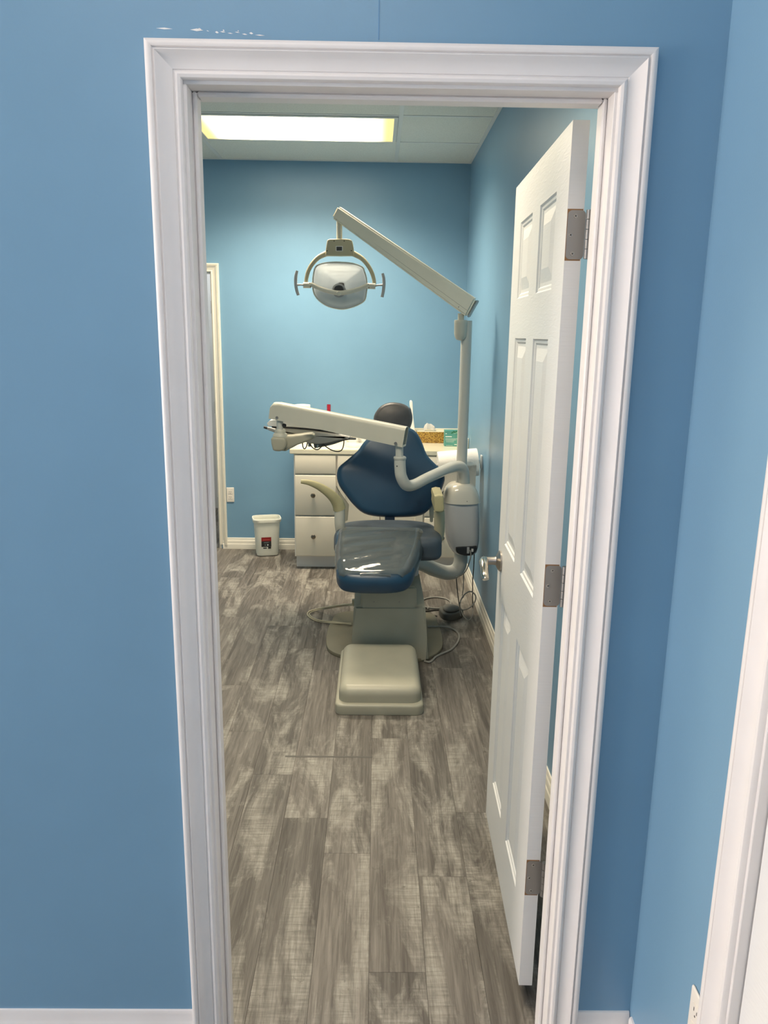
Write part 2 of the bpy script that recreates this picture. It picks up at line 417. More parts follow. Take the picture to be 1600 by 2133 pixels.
# walls
def walls(name, boxes, m=BLUE, label=None):
    bm = bmesh.new()
    for b in boxes: add_box(bm, *b)
    return struct(finish(name, bm, m, smooth=0), label, 'wall')
JO = W+.02
wf = walls('wall_front', [(XE-T, -JO, 0, D, 0, ZC+.06), (JO, XR+T, 0, D, 0, ZC+.06), (-JO, JO, 0, D, ZO+.02, ZC+.06)], label='blue painted wall around the doorway')
BX0, BX1, BZ = -1.955, -1.246, 2.06
walls('wall_back', [(XL-T, BX0-.02, YB, YB+T, 0, ZC+.06), (BX1+.02, XR+T, YB, YB+T, 0, ZC+.06), (BX0-.02, BX1+.02, YB, YB+T, BZ+.02, ZC+.06)], label='blue far wall behind the sink cabinet')
walls('wall_right', [(XR, XR+T, D, YB, 0, ZC+.06)], label='blue side wall beside the dental chair')
walls('wall_left', [(XL-T, XL, D, YB, 0, ZC+.06)], label='blue side wall opposite the open door')
walls('wall_hall_left', [(XE-T, XE, YH-T, -2.75, 0, ZC+.06), (XE-T, XE, -.25, 0, 0, ZC+.06), (XE-T, XE, -2.75, -.25, 0, .10), (XE-T, XE, -2.75, -.25, 2.30, ZC+.06)], label='blue end wall of the hall around the added glazing')
HY0, HY1, HZ = -1.17, -.411, 2.06
walls('wall_hall_right', [(XH, XH+.11, HY1+.02, 0, 0, ZC+.06), (XH, XH+.11, YH, HY0-.02, 0, ZC+.06), (XH, XH+.11, HY0-.02, HY1+.02, HZ+.02, ZC+.06)], label='pale lit blue wall at right angles to the doorway wall')
walls('wall_hall_back', [(XE, XH+.11, YH-T, YH, 0, ZC+.06)], label='blue wall at the back of the hall')
hc = struct(finish('ceiling', box(XE, XH+.11, YH, 0, ZC, ZC+.06), PLASTER, smooth=0), 'plain white ceiling of the hall', 'ceiling')
walls('wall_room_beyond', [(XL-T, -.85, YB+T+1.3, YB+T+1.4, 0, ZC), (-.95, -.85, YB+T, YB+T+1.3, 0, ZC), (XL-T, XL, YB+T, YB+T+1.3, 0, ZC), (XL, -.95, YB+T, YB+T+1.3, ZC-.1, ZC)], PLASTER, label='white room beyond the far doorway')
struct(finish('floor', box(XL, -.95, YB, YB+T+1.3, -.04, -.002), PLANK, smooth=0), 'plank floor of the room beyond the far doorway', 'floor')

struct(finish('floor', box(XE, XL-.0005, YH, 0, -.04, -.001), PLANK, smooth=0), 'plank floor at the far end of the hall', 'floor')
# paint scuffs above the doorway and hairline seam
SC = mat('bare_primer', (.86, .86, .85), .7)
bm = bmesh.new()
for u0, u1, v in ((325, 360, 59), (396, 424, 62), (430, 436, 64), (448, 456, 67), (458, 470, 66), (474, 486, 69), (489, 500, 67), (504, 516, 71), (519, 528, 69), (531, 552, 73), (412, 420, 60), (464, 468, 63), (495, 498, 64)):
    p, q = at(u0, v, y=0), at(u1, v+1.5, y=0); h = random.uniform(.0012, .0028)
    vs = [bm.verts.new((x, -.0006, z)) for x, z in ((p.x, p.z), ((p.x+q.x)/2, p.z-h*.8), (q.x, q.z), ((p.x+q.x)/2, q.z+h))]; bm.faces.new(vs)
finish('paint_scuff', bm, SC, wf, smooth=0, label='streak of white chipped paint')
p = at(789, 75, y=0)
finish('wall_seam', box(p.x-.0007, p.x+.0007, -.0005, 0, ZO+.075, ZC), mat('seam_line', (.11, .27, .48), .6), wf, smooth=0, label='hairline vertical seam')

# ------------------------------------------------------------------ door casings, jambs, stops, baseboards
CASP = [(0, 0), (0, .007), (.002, .010), (.007, .0115), (.011, .0100), (.013, .0060), (.0145, .0060), (.0155, .0075), (.022, .0085), (.029, .0105), (.035, .0135), (.040, .0175), (.0425, .0195), (.0435, .0195), (.0445, .0155), (.0465, .0155), (.048, .0190), (.052, .0205), (.057, .0200), (.0595, .0180), (.060, 0)]
def casing_leg(P, xin, side, ztop, zbot=0.):
    """P maps (across, out, up) to world"""
    bm = bmesh.new(); lo, hi = [], []
    for d, p in CASP:
        lo.append(bm.verts.new(P(xin+side*d, p, zbot))); hi.append(bm.verts.new(P(xin+side*d, p, ztop+d)))
    n = len(lo)
    for k in range(n): bm.faces.new((lo[k], lo[(k+1) % n], hi[(k+1) % n], hi[k]))
    bm.faces.new(lo); bm.faces.new(hi[::-1]); return bm
def casing_head(P, x0, x1, z):
    bm = bmesh.new(); a, b = [], []
    for d, p in CASP:
        a.append(bm.verts.new(P(x0-d, p, z+d))); b.append(bm.verts.new(P(x1+d, p, z+d)))
    n = len(a)
    for k in range(n): bm.faces.new((a[k], a[(k+1) % n], b[(k+1) % n], b[k]))
    bm.faces.new(a); bm.faces.new(b[::-1]); return bm
def doorway(name, label, P, x0, x1, z, depth, m, stop=True, back=False, zbot=(0., 0.)):
    t = thing(name, label, 'door frame'); t['kind'] = 'structure'
    c = .006
    finish('casing', casing_leg(P, x0-c, -1, z+c, zbot[0]), m, t); finish('casing', casing_leg(P, x1+c, 1, z+c, zbot[1]), m, t); finish('casing', casing_head(P, x0-c, x1+c, z+c), m, t)
    def pb(xa, xb, oa, ob, za, zb, bev=.001):
        a, b = P(xa, oa, za), P(xb, ob, zb)
        return box(min(a[0], b[0]), max(a[0], b[0]), min(a[1], b[1]), max(a[1], b[1]), min(a[2], b[2]), max(a[2], b[2]), bev=bev, seg=1)
    finish('jamb', pb(x0-.019, x0, 0, -depth, 0, z), m, t); finish('jamb', pb(x1, x1+.019, 0, -depth, 0, z), m, t); finish('jamb', pb(x0-.019, x1+.019, 0, -depth, z, z+.019), m, t)
    if stop:
        finish('door_stop', pb(x0, x0+.009, -.038, -.073, 0, z, .003), m, t); finish('door_stop', pb(x1-.009, x1, -.038, -.073, 0, z, .003), m, t); finish('door_stop', pb(x0+.009, x1-.009, -.038, -.073, z-.009, z, .003), m, t)
    if back:
        Q = lambda a, o, u: P(a, -depth-o, u)
        finish('casing', casing_leg(Q, x0-.01, -1, z+.01), m, t); finish('casing', casing_leg(Q, x1+.01, 1, z+.01), m, t); finish('casing', casing_head(Q, x0-.01, x1+.01, z+.01), m, t)
    return t
tr1 = doorway('trim_1', 'white moulded casing and jamb around the open doorway', lambda a, o, u: Vector((a, -o, u)), -W, W, ZO, D, TRIM, back=True)
tr2 = doorway('trim_2', 'cream door frame in the far blue wall', lambda a, o, u: Vector((a, YB-o, u)), BX0, BX1, BZ, T, CREAMTRIM, stop=False, zbot=(0., .032))
tr3 = doorway('trim_3', 'white casing on the side wall of the hall', lambda a, o, u: Vector((XH-o, a, u)), HY0, HY1, HZ, .11, TRIM, stop=False)
BASP = [(0, 0), (.0145, 0), (.0145, .046), (.0135, .052), (.011, .055), (.011, .082), (.009, .088), (.0065, .092), (.0065, .106), (.004, .112), (0, .113)]
def baseboard(name, p0, p1, nrm, h=.113, m=TRIM, label=None):
    bm = bmesh.new(); p0, p1, nrm = Vector(p0), Vector(p1), Vector(nrm); s = h/.113
    a = [bm.verts.new(p0+nrm*d+Vector((0, 0, z*s))) for d, z in BASP]; b = [bm.verts.new(p1+nrm*d+Vector((0, 0, z*s))) for d, z in BASP]; n = len(a)
    for k in range(n): bm.faces.new((a[k], a[(k+1) % n], b[(k+1) % n], b[k]))
    bm.faces.new(a); bm.faces.new(b[::-1])
    return struct(finish(name, bm, m), label, 'baseboard')
baseboard('baseboard_back', (BX1+.03, YB, 0), (-.608, YB, 0), (0, -1, 0), .088, CREAMTRIM, 'cream baseboard behind the waste bin')
baseboard('baseboard_right', (XR, D+.02, 0), (XR, 3.84, 0), (-1, 0, 0), .098, CREAMTRIM, 'cream baseboard running along the side wall behind the door')
baseboard('baseboard_left', (XL, D, 0), (XL, YB, 0), (1, 0, 0), .098, CREAMTRIM, 'baseboard on the hidden side wall')
baseboard('baseboard_front', (XE, 0, 0), (-W-.0665, 0, 0), (0, -1, 0), .132, TRIM, 'white baseboard on the wide part of the doorway wall')
baseboard('baseboard_front', (W+.0665, 0, 0), (XH-.002, 0, 0), (0, -1, 0), .132, TRIM, 'short white baseboard between the doorway casing and the corner')
baseboard('baseboard_hall', (XH, -.016, 0), (XH, HY1+.0665, 0), (-1, 0, 0), .132, TRIM, 'white baseboard below the hall outlet')

# hinge leaves left on the far door frame
for v in (640, 848, 1046):
    p = at(436, v, y=YB+.02)
    finish('hinge_leaf', box(BX1-.0035, BX1-.0005, YB+.005, YB+.036, p.z-.045, p.z+.045, bev=.0012, seg=1), HINGEM, tr2, label='bare steel hinge leaf')

# ------------------------------------------------------------------ the open six panel door
def panel_door_mesh(x, y0, y1, z0, z1, th, cols, rows, depth=.0075, bevw=.020):
    """leaf in the y-z plane; both faces carry sunk panels with bevelled edges and a raised field"""
    bm = bmesh.new()
    ysn = sorted({y0, y1, *[v for c in cols for v in c]}); zsn = sorted({z0, z1, *[v for r in rows for v in r]})
    for sgn, X in ((1, x), (-1, x+th)):
        def P(y, z, d=0): return bm.verts.new((X+sgn*d, y, z))
        for i in range(len(ysn)-1):
            for j in range(len(zsn)-1):
                ya, yb, za, zb = ysn[i], ysn[i+1], zsn[j], zsn[j+1]
                if (ya, yb) in cols and (za, zb) in rows:
                    R = []
                    for ins, d in ((0, 0), (.004, .004), (.010, .0045), (.014, depth), (.022, depth), (.050, .0015), (.052, .001)):
                        R.append([P(ya+ins, za+ins, d), P(yb-ins, za+ins, d), P(yb-ins, zb-ins, d), P(ya+ins, zb-ins, d)])
                    for a, b in zip(R, R[1:]):
                        for k in range(4): bm.faces.new((a[k], a[(k+1) % 4], b[(k+1) % 4], b[k]))
                    bm.faces.new(R[-1])
                else: bm.faces.new([P(ya, za), P(yb, za), P(yb, zb), P(ya, zb)])
    for q in (((x, y0, z0), (x+th, y0, z0), (x+th, y0, z1), (x, y0, z1)), ((x, y1, z0), (x+th, y1, z0), (x+th, y1, z1), (x, y1, z1)),
              ((x, y0, z1), (x+th, y0, z1), (x+th, y1, z1), (x, y1, z1)), ((x, y0, z0), (x+th, y0, z0), (x+th, y1, z0), (x, y1, z0))):
        bm.faces.new([bm.verts.new(c) for c in q])
    bmesh.ops.remove_doubles(bm, verts=bm.verts, dist=1e-5)
    return bm
DX, DY0, DY1, DZ0, DZ1, DT = .3405, .158, .885, .046, 2.062, .0335
dr = thing('door_1', 'white six panel door standing open into the treatment room', 'door', (DX+DT, DY0, DZ0)); dr['kind'] = 'structure'
leaf = finish('door_leaf', panel_door_mesh(DX, DY0, DY1, DZ0, DZ1, DT, [(.279, .471), (.576, .766)], [(.235, .855), (1.037, 1.643), (1.750, 1.952)]), DOORM, dr, smooth=0)
for zc in (1.849, 1.108, .360):
    h = .047
    hp = finish('hinge', prism([(x, z) for x, z in rrect(DX+.0015, DX+DT+.004, zc-h, zc+h, .009)], YF(DY0-.0012), .0022), HINGEM, dr, smooth=0, label='brushed steel door hinge')
    finish('hinge_mortise', box(DX+.0004, DX+DT-.002, DY0-.0004, DY0+.001, zc-h-.0025, zc+h+.0025), WOODRAW, dr, smooth=0, label='raw wood mortise around hinge')
    for dx, dz in ((.017, .036), (.009, 0), (.015, -.036)):
        finish('screw', lathe([(.0042, 0), (.0038, .0010), (.0008, .0006), (0, .0006)], (DX+dx, DY0-.0012, zc+dz), (0, -1, 0), 14), SCREWM, hp)
        for ang in (.6, 2.17):
            c, s = math.cos(ang)*.0024, math.sin(ang)*.0024
            finish('screw_slot', tube([(DX+dx-c, DY0-.0023, zc+dz-s), (DX+dx+c, DY0-.0023, zc+dz+s)], .0005, seg=5, smooth=0), DARK, hp)
    for k in range(5):
        z0 = zc-h+.001+k*.0188
        finish('knuckle', cyl((DX+DT+.0095, DY0-.006, z0), (DX+DT+.0095, DY0-.006, z0+.0178), .0062, seg=14), HINGEM, hp)
    finish('jamb_leaf', box(DX+DT+.010, DX+DT+.0125, D-.03, DY0-.004, zc-h, zc+h), HINGEM, hp, smooth=0)
# lever handle
hz, hy = .967, .826
hd = finish('handle', lathe([(.0325, 0), (.0325, .005), (.026, .010), (.014, .016), (.0125, .022), (.0125, .05), (.0145, .052), (.0145, .056)], (DX, hy, hz), (-1, 0, 0), 28), NICKEL, dr, label='satin nickel lever handle')
finish('lever', add_tube(bmesh.new(), [(DX-.05, hy+.004, hz), (DX-.056, hy-.02, hz+.001), (DX-.058, hy-.06, hz-.003), (DX-.060, hy-.095, hz-.016), (DX-.058, hy-.108, hz-.026)], [.0155, .015, .0125, .0115, .010], seg=16, flat=.85), BRASSY, hd)

dr.rotation_euler.z = -math.radians(1.3)
# closed door of the hall's side wall
d2 = struct(finish('door_2', panel_door_mesh(XH+.018, HY0+.003, HY1-.003, .012, HZ-.003, .035, [(HY0+.12, HY0+.33), (HY0+.43, HY0+.64)], [(.235, .855), (1.037, 1.643), (1.750, 1.952)]), DOORM, smooth=0), 'closed pale door in the side wall of the hall', 'door')

# ------------------------------------------------------------------ sink cabinet and worktop
CY, CZT = 3.85, .832
def knob(p, parent): return finish('knob', lathe([(.006, 0), (.0055, .010), (.010, .013), (.0155, .018), (.017, .024), (.014, .030), (.007, .0335), (0, .0345)], p, (0, -1, 0), 20), KNOBM, parent, label='antique metal knob')
cb = thing('sink_cabinet', 'cream painted sink cabinet with drawer fronts under the worktop', 'cabinet', (0, 4.1, 0))
bm = box(-.604, .6085, CY, YB-.003, .092, .72); add_box(bm, -.604, .6085, CY, CY+.02, .72, CZT); add_box(bm, -.604, -.586, CY+.02, YB-.003, .72, CZT); add_box(bm, .5905, .6085, CY+.02, YB-.003, .72, CZT)
finish('body', bm, CABSIDE, cb, smooth=0)
finish('toe_kick', box(-.598, .6085, CY+.05, YB-.003, 0, .092), mat('toe_kick_paint', (.78, .78, .77), .5), cb, smooth=0)
rows = [(.694, .824), (.398, .684), (.100, .388)]
for x0, x1 in ((-.597, -.311), (.312, .600)):
    for z0, z1 in rows:
        d = finish('drawer', box(x0, x1, CY-.019, CY, z0, z1, bev=.006, seg=3), CABW, cb)
        if z1 < .69: knob(((x0+x1)/2-.015, CY-.019, (z0+z1)/2+.003), d)
finish('false_front', box(-.300, .301, CY-.019, CY, .694, .824, bev=.006, seg=3), CABW, cb)
for x0, x1, kx in ((-.300, -.003, -.03), (.004, .301, .03)):
    bm = bmesh.new(); z0, z1 = .100, .684
    for q in ((x0, x0+.055, z0, z1), (x1-.055, x1, z0, z1), (x0+.055, x1-.055, z0, z0+.055), (x0+.055, x1-.055, z1-.055, z1)): add_box(bm, q[0], q[1], CY-.019, CY, q[2], q[3], bev=.002, seg=1)
    add_box(bm, x0+.05, x1-.05, CY-.010, CY, z0+.05, z1-.05)
    d = finish('cabinet_door', bm, CABW, cb, smooth=0); knob((kx, CY-.019, .62), d)
ct = thing('worktop', 'cream cultured marble worktop with backsplash on the sink cabinet', 'countertop', (0, 4.1, .832))
bm = bmesh.new(); cxs, cy0 = 0., 4.10
o2 = rrect(-.631, .6095, 3.828, YB-.002, .006, 2)
finish('slab', prism(o2, ZF(.866), .034, bev=.004), COUNTER, ct)
finish('basin_rim', lathe([(.215, 0), (.215, .004), (.203, .005), (.19, .0015), (.0, .0008)], (-.04, 4.02, .8662), (0, 0, 1), 40, sx=.62, sy=1.0), COUNTER, ct)
finish('backsplash', box(-.628, .6095, YB-.024, YB-.002, .866, .960, bev=.004), COUNTER, ct)
finish('side_splash', box(.5895, .6095, 3.86, YB-.024, .866, .950, bev=.004), COUNTER, ct)

# things on the worktop
fc = thing('faucet', 'small white and chrome faucet on the worktop backed by the far wall', 'faucet', (-.16, 4.24, .866))
finish('faucet_base', prism(rrect(-.255, -.09, 4.225, 4.275, .02), ZF(.892), .025, bev=.004), WHITEP, fc)
finish('spout', tube([(-.17, 4.25, .89), (-.17, 4.23, .925), (-.165, 4.18, .932), (-.16, 4.12, .915)], [.014, .013, .011, .010]), WHITEP, fc)
for x in (-.24, -.105): finish('tap_handle', lathe([(.016, 0), (.018, .01), (.02, .03), (.012, .036), (0, .037)], (x, 4.25, .89)), GREYP, fc)
pr = thing('paper_towel_roll', 'upright white paper towel roll standing on the worktop behind the delivery arm', 'paper roll', (0, 0, 0))
c = at(630, 845, y=4.15); pr.location = (c.x, 4.15, .866); top = at(630, 843, y=4.15).z
finish('roll', lathe([(.018, .8668), (.056, .8668), (.057, .88), (.057, top-.004), (.056, top), (.018, top), (.018, top-.05)], (c.x, 4.15, 0), (0, 0, 1), 32), PAPER, pr)
finish('core', lathe([(.0185, .868), (.0185, top-.002), (.0165, top-.002), (.0165, .868)], (c.x, 4.15, 0), (0, 0, 1), 20), mat('cardboard', (.33, .24, .15), .8), pr)
rd = thing('red_handled_brush', 'dark red rounded plastic handle standing upright on the worktop', 'handle'); c = at(685, 850, y=4.2); rd.location = (c.x, 4.2, .866)
ztop = at(685, 843, y=4.2).z
finish('handle', tube([(c.x, 4.2, .90), (c.x, 4.2, .96), (c.x, 4.2, ztop-.012), (c.x, 4.2, ztop-.003), (c.x, 4.2, ztop)], [.010, .013, .0145, .011, .004], smooth=4), REDP, rd)
finish('cup', lathe([(.0, .0), (.03, .0), (.034, .05), (.031, .05), (.028, .004), (0, .004)], (c.x, 4.2, .8665)), WHITEP, rd)
ws = thing('plastic_stand', 'slim white flared plastic stand on the worktop behind the headrest', 'stand'); yS = 4.22; c = at(852, 895, y=yS); ws.location = (c.x, yS, .866)
finish('upright', pillow(px2d([(854, 836), (859, 836), (860, 850), (861, 870), (863, 885), (865, 905), (866, 919), (838, 919), (840, 905), (850, 890), (856, 872), (857, 858), (854, 848)], yS), YF(yS), .05, .002, seg=2, spline=3), WHITEP, ws)
finish('foot', box(c.x-.06, c.x+.05, yS-.01, yS+.09, .8665, .874, bev=.003), WHITEP, ws)
# tissue boxes
tb = thing('tissue_box', 'gold patterned tissue box with a white tissue pulled up', 'tissue box', (.37, 4.27, .866))
x0, x1 = .268, .476
finish('box_body', box(x0, x1, 4.215, 4.33, .8668, .948, bev=.001, seg=1), GOLD, tb, smooth=0)
finish('box_top', box(x0-.0004, x1+.0004, 4.2146, 4.3304, .948, .950), mat('cream_card', (.72, .66, .48), .6), tb, smooth=0)
bm = bmesh.new(); n = 9; prof = [(-.05, 0), (-.046, .02), (-.038, .042), (-.026, .058), (-.008, .056), (.012, .048), (.03, .036), (.042, .018), (.05, 0)]
cx = .365; rws = []
for j, (dy, s) in enumerate(((-.016, .25), (-.012, .75), (-.003, 1), (.010, .8), (.02, .3))):
    rws.append([bm.verts.new((cx+dx*(1-.06*abs(j-2))+.004*math.sin(i*2+j), 4.272+dy+.006*math.sin(i*1.7), .950+max(0, h*s+.004*math.sin(i*2.3+j*1.1)*(s > .5)))) for i, (dx, h) in enumerate(prof)])
for a, b in zip(rws, rws[1:]):
    for i in range(n-1): bm.faces.new((a[i], a[i+1], b[i+1], b[i]))
bmesh.ops.solidify(bm, geom=bm.faces, thickness=.0008)
finish('tissue', bm, TISSUE, tb, label='crumpled white tissue')
t2 = thing('carton', 'small teal carton with leaf print and white lettering on the worktop', 'box', (.515, 4.1, .866))
x0, x1, y0 = .457, .576, 4.055
finish('carton_body', box(x0, x1, y0, y0+.07, .8668, .980, bev=.001, seg=1), TEAL, t2, smooth=0)
for z, xa, xb, h in ((.936, .006, .052, .006), (.921, .006, .100, .0018), (.912, .006, .085, .0018), (.905, .012, .07, .0012), (.897, .012, .066, .0012), (.880, .072, .09, .004), (.872, .012, .06, .0015), (.957, .006, .016, .005)):
    finish('print', box(x0+xa, x0+xb, y0-.0006, y0, z-h/2, z+h/2), PRINTW, t2, smooth=0)
for i, (dx, dz, a, mm) in enumerate(((.055, .098, .5, GREENL), (.068, .104, 2.3, GREENL), (.083, .108, 1.2, GREENL), (.098, .103, .3, GREENL2), (.108, .098, 2.0, GREENL), (.075, .094, .2, GREENL2), (.09, .097, 2.6, GREENL2))):
    L_ = .013; wv = .0042; ca, sa = math.cos(a), math.sin(a)
    pts = [(x0+dx+ca*s*L_-sa*q*wv, .8668+dz+sa*s*L_+ca*q*wv) for s, q in ((-1, 0), (-.4, .8), (.2, 1), (1, 0), (.2, -1), (-.4, -.8))]
    finish('leaf_print', prism([(x, min(z, .9795)) for x, z in pts], YF(y0-.0008), .0007), mm, t2, smooth=0)

# ------------------------------------------------------------------ paper roll on wall rod behind the pole
rl = thing('paper_roll', 'large white paper roll with hanging sheet by the side wall behind the lamp pole', 'paper roll', (.47, 3.12, .86))
yR = 3.17
A = Vector((.345, yR, .873)); B = Vector((.583, yR+.0, .898)); ax = (B-A).normalized(); rr = .083
finish('roll', lathe([(.02, 0), (rr, 0), (rr+.001, .004), (rr+.001, (B-A).length-.004), (rr, (B-A).length), (.02, (B-A).length)], A, ax, 40), PAPER, rl)
bm = bmesh.new(); rw = []
for i in range(9):
    z = .873-i*.028; rw.append([bm.verts.new((x, yR-rr-.002+.004*math.sin(i*.7)+(.02*(i/8)**2), z+(x-.345)*.1)) for x in (.348, .40, .46, .52, .566)])
for a, b in zip(rw, rw[1:]):
    for i in range(4): bm.faces.new((a[i], a[i+1], b[i+1], b[i]))
bmesh.ops.solidify(bm, geom=bm.faces, thickness=.0008); finish('hanging_sheet', bm, PAPER, rl)
rh = thing('roll_holder', 'wall bracket rod carrying the large paper roll', 'holder', (.61, 3.14, .9))
finish('rod', cyl(A-ax*.012, B+ax*.012, .012), GREYP, rh); finish('bracket', box(.601, .6112, yR-.02, yR+.02, .86, .94, bev=.003), WHITEP, rh)

# ------------------------------------------------------------------ waste bin
bn = thing('waste_bin', 'small white plastic waste bin beside the sink cabinet', 'waste bin', (-.85, 4.21, 0))
bc = Vector((-.852, 4.205, 0)); BR = .22
def srect(hx, hy, z, p=4.5, n=40):
    out = []
    for k in range(n):
        a = 2*PI*k/n; c, s = math.cos(a), math.sin(a); m_ = (abs(c)**p+abs(s)**p)**(-1/p); x, y = hx*c*m_, hy*s*m_
        out.append(bc+Vector((x*math.cos(BR)-y*math.sin(BR), x*math.sin(BR)+y*math.cos(BR), z)))
    return out
def loft(secs, close_first=True, close_last=True):
    bm = bmesh.new(); R = [[bm.verts.new(p) for p in s] for s in secs]; n = len(R[0])
    for a, b in zip(R, R[1:]):
        for k in range(n): bm.faces.new((a[k], a[(k+1) % n], b[(k+1) % n], b[k]))
    if close_first: bm.faces.new(R[0][::-1])
    if close_last: bm.faces.new(R[-1])
    return bm
BH = .292
finish('bin_body', loft([srect(.072, .048, .002), srect(.079, .056, .006), srect(.083, .060, .02), srect(.098, .074, BH-.012), srect(.0955, .0715, BH-.012), srect(.080, .057, .022), srect(.05, .03, .012)]), BINP, bn)
finish('bin_rim', loft([srect(.0985, .0745, BH-.03), srect(.104, .080, BH-.028), srect(.1085, .0845, BH-.006), srect(.106, .082, BH), srect(.099, .075, BH), srect(.0975, .0735, BH-.008), srect(.0965, .0725, BH-.03)], False, False), BINP, bn)
# label follows the tilted front of the bin
def on_bin(a, z, out=.0008):
    hx = .083+(.098-.083)*(z-.02)/(BH-.032); hy = .060+(.074-.060)*(z-.02)/(BH-.032)
    x = a; m_ = (1-min(.999, abs(x/hx))**4.5)**(1/4.5); y = -hy*m_-out
    return bc+Vector((x*math.cos(BR)-y*math.sin(BR), x*math.sin(BR)+y*math.cos(BR), z))
def sticker(name, a0, a1, z0, z1, m_, out, parent):
    bm = bmesh.new(); cs = [[bm.verts.new(on_bin(a0+(a1-a0)*i/4, z, out)) for i in range(5)] for z in (z0, (z0+z1)/2, z1)]
    for p, q in zip(cs, cs[1:]):
        for i in range(4): bm.faces.new((p[i], p[i+1], q[i+1], q[i]))
    return finish(name, bm, m_, parent, smooth=0)
lb = sticker('bin_label', -.047, .026, .078, .152, BLACKL, .0008, bn); lb['label'] = 'red and black product sticker'
sticker('label_band', -.047, .026, .122, .152, REDL, .0014, lb); sticker('label_print', -.036, .016, .130, .136, PINKP, .002, lb)
for a0, a1, z0, z1, m_ in ((-.030, .012, .113, .116, PRINTG), (-.028, .004, .106, .109, PRINTG), (-.024, -.014, .088, .096, PRINTG), (-.005, .005, .087, .098, PRINTW), (.002, .024, .062, .078, BLACKL), (-.034, -.008, .064, .072, BLACKL)):
    sticker('label_print', a0, a1, z0, z1, m_, .002, lb)

# ------------------------------------------------------------------ wall outlets
def outlet(name, label, c, right, out):
    right, out = Vector(right), Vector(out); up = Vector((0, 0, 1)); c = Vector(c)
    t = thing(name, label, 'outlet', c)
    fr = (c+out*.006, right, up, out)
    finish('cover_plate', pillow(rrect(-.029, .029, -.057, .057, .004, 3), fr, .0058, .0035, seg=3, spline=0), OUTLETP, t)
    for s in (-.020, .020):
        g = finish('socket', prism(rrect(-.0155, .0155, s-.0135, s+.0135, .006, 4), (c+out*.0075, right, up, out), .002), OUTLETP, t, smooth=30)
        for dx, dz, h in ((-.006, .004, .008), (.006, .004, .007)):
            finish('slot', prism([(dx-.001, s+dz-h/2), (dx+.001, s+dz-h/2), (dx+.001, s+dz+h/2), (dx-.001, s+dz+h/2)], (c+out*.0078, right, up, out), .0004), DARK, g, smooth=0)
        finish('slot', prism(rrect(-.002, .002, s-.009, s-.005, .0018, 3), (c+out*.0078, right, up, out), .0004), DARK, g, smooth=0)
    return t
outlet('wall_outlet', 'ivory duplex outlet low on the far wall beside the cream door frame', (-1.1475, YB, .428), (1, 0, 0), (0, -1, 0))
outlet('wall_outlet', 'ivory duplex outlet on the hall side wall beside white casing', (XH, -.3145, .428), (0, -1, 0), (-1, 0, 0))

# ------------------------------------------------------------------ dental chair
ch = thing('dental_chair', 'old dental chair with blue vinyl back and clear cover on the leg rest', 'dental chair', (.03, 2.4, 0))
# floor plate, step, base cover
finish('floor_plate', pillow([(-.07, 2.225), (.12, 2.225), (.25, 2.27), (.335, 2.42), (.335, 2.75), (.27, 2.93), (-.2, 2.93), (-.285, 2.75), (-.293, 2.45), (-.24, 2.31)], ZF(.020), .0199, .004, seg=2, rb=.001), PLATEM, ch)
st = finish('step_base', pillow(rrect(-.205, .189, 1.664, 2.30, .035), ZF(.049), .0488, .012, seg=4, rb=.003, spline=0), CHAIRP, ch)
finish('step_cover', pillow(rrect(-.190, .180, 1.686, 2.215, .05, 7), ZF(.121), .074, .040, dome=.004, seg=8, rb=.002, spline=0), CHAIRP, ch)
yb_ = 2.245
finish('base_cover', prism(px2d([(737, 1262), (886, 1262), (890, 1330), (893, 1380), (735, 1380), (733, 1330)], yb_), YF(yb_), .60, bev=.014), CHAIRP, ch)
finish('column', prism(px2d([(752, 1222), (868, 1222), (869, 1275), (751, 1275)], 2.250), YF(2.250), .46, bev=.010), CHAIRP, ch)
for u in (779, 832): finish('screw', lathe([(.004, 0), (.0036, .0012), (0, .0012)], at(u, 1254, y=2.250), (0, -1, 0), 12), HINGEM, ch)
finish('seat_support', box(-.11, .19, 2.30, 2.86, .44, .53, bev=.015), GREYP, ch)
# leg rest
LO = Vector((0, 2.42, .648)); LS = Vector((0, -.40, -.118)).normalized()
frl = (LO, Vector((1, 0, 0)), LS, Vector((1, 0, 0)).cross(LS)*-1)
if frl[3].z < 0: frl = (frl[0], frl[1], frl[2], -frl[3])
def lrest(sc): return [(-.232-sc, -.02), (-.234-sc, .12), (-.226-sc, .27), (-.212-sc, .37), (-.165, .415+sc), (-.035, .428+sc), (.09, .412+sc), (.143+sc, .36), (.172+sc, .25), (.205+sc, .12), (.222+sc, -.02), (.1, -.05), (-.1, -.05)]
finish('leg_rest', pillow(lrest(0), frl, .105, .048, dome=.006, seg=6, rb=.03, spline=5), UPH, ch)
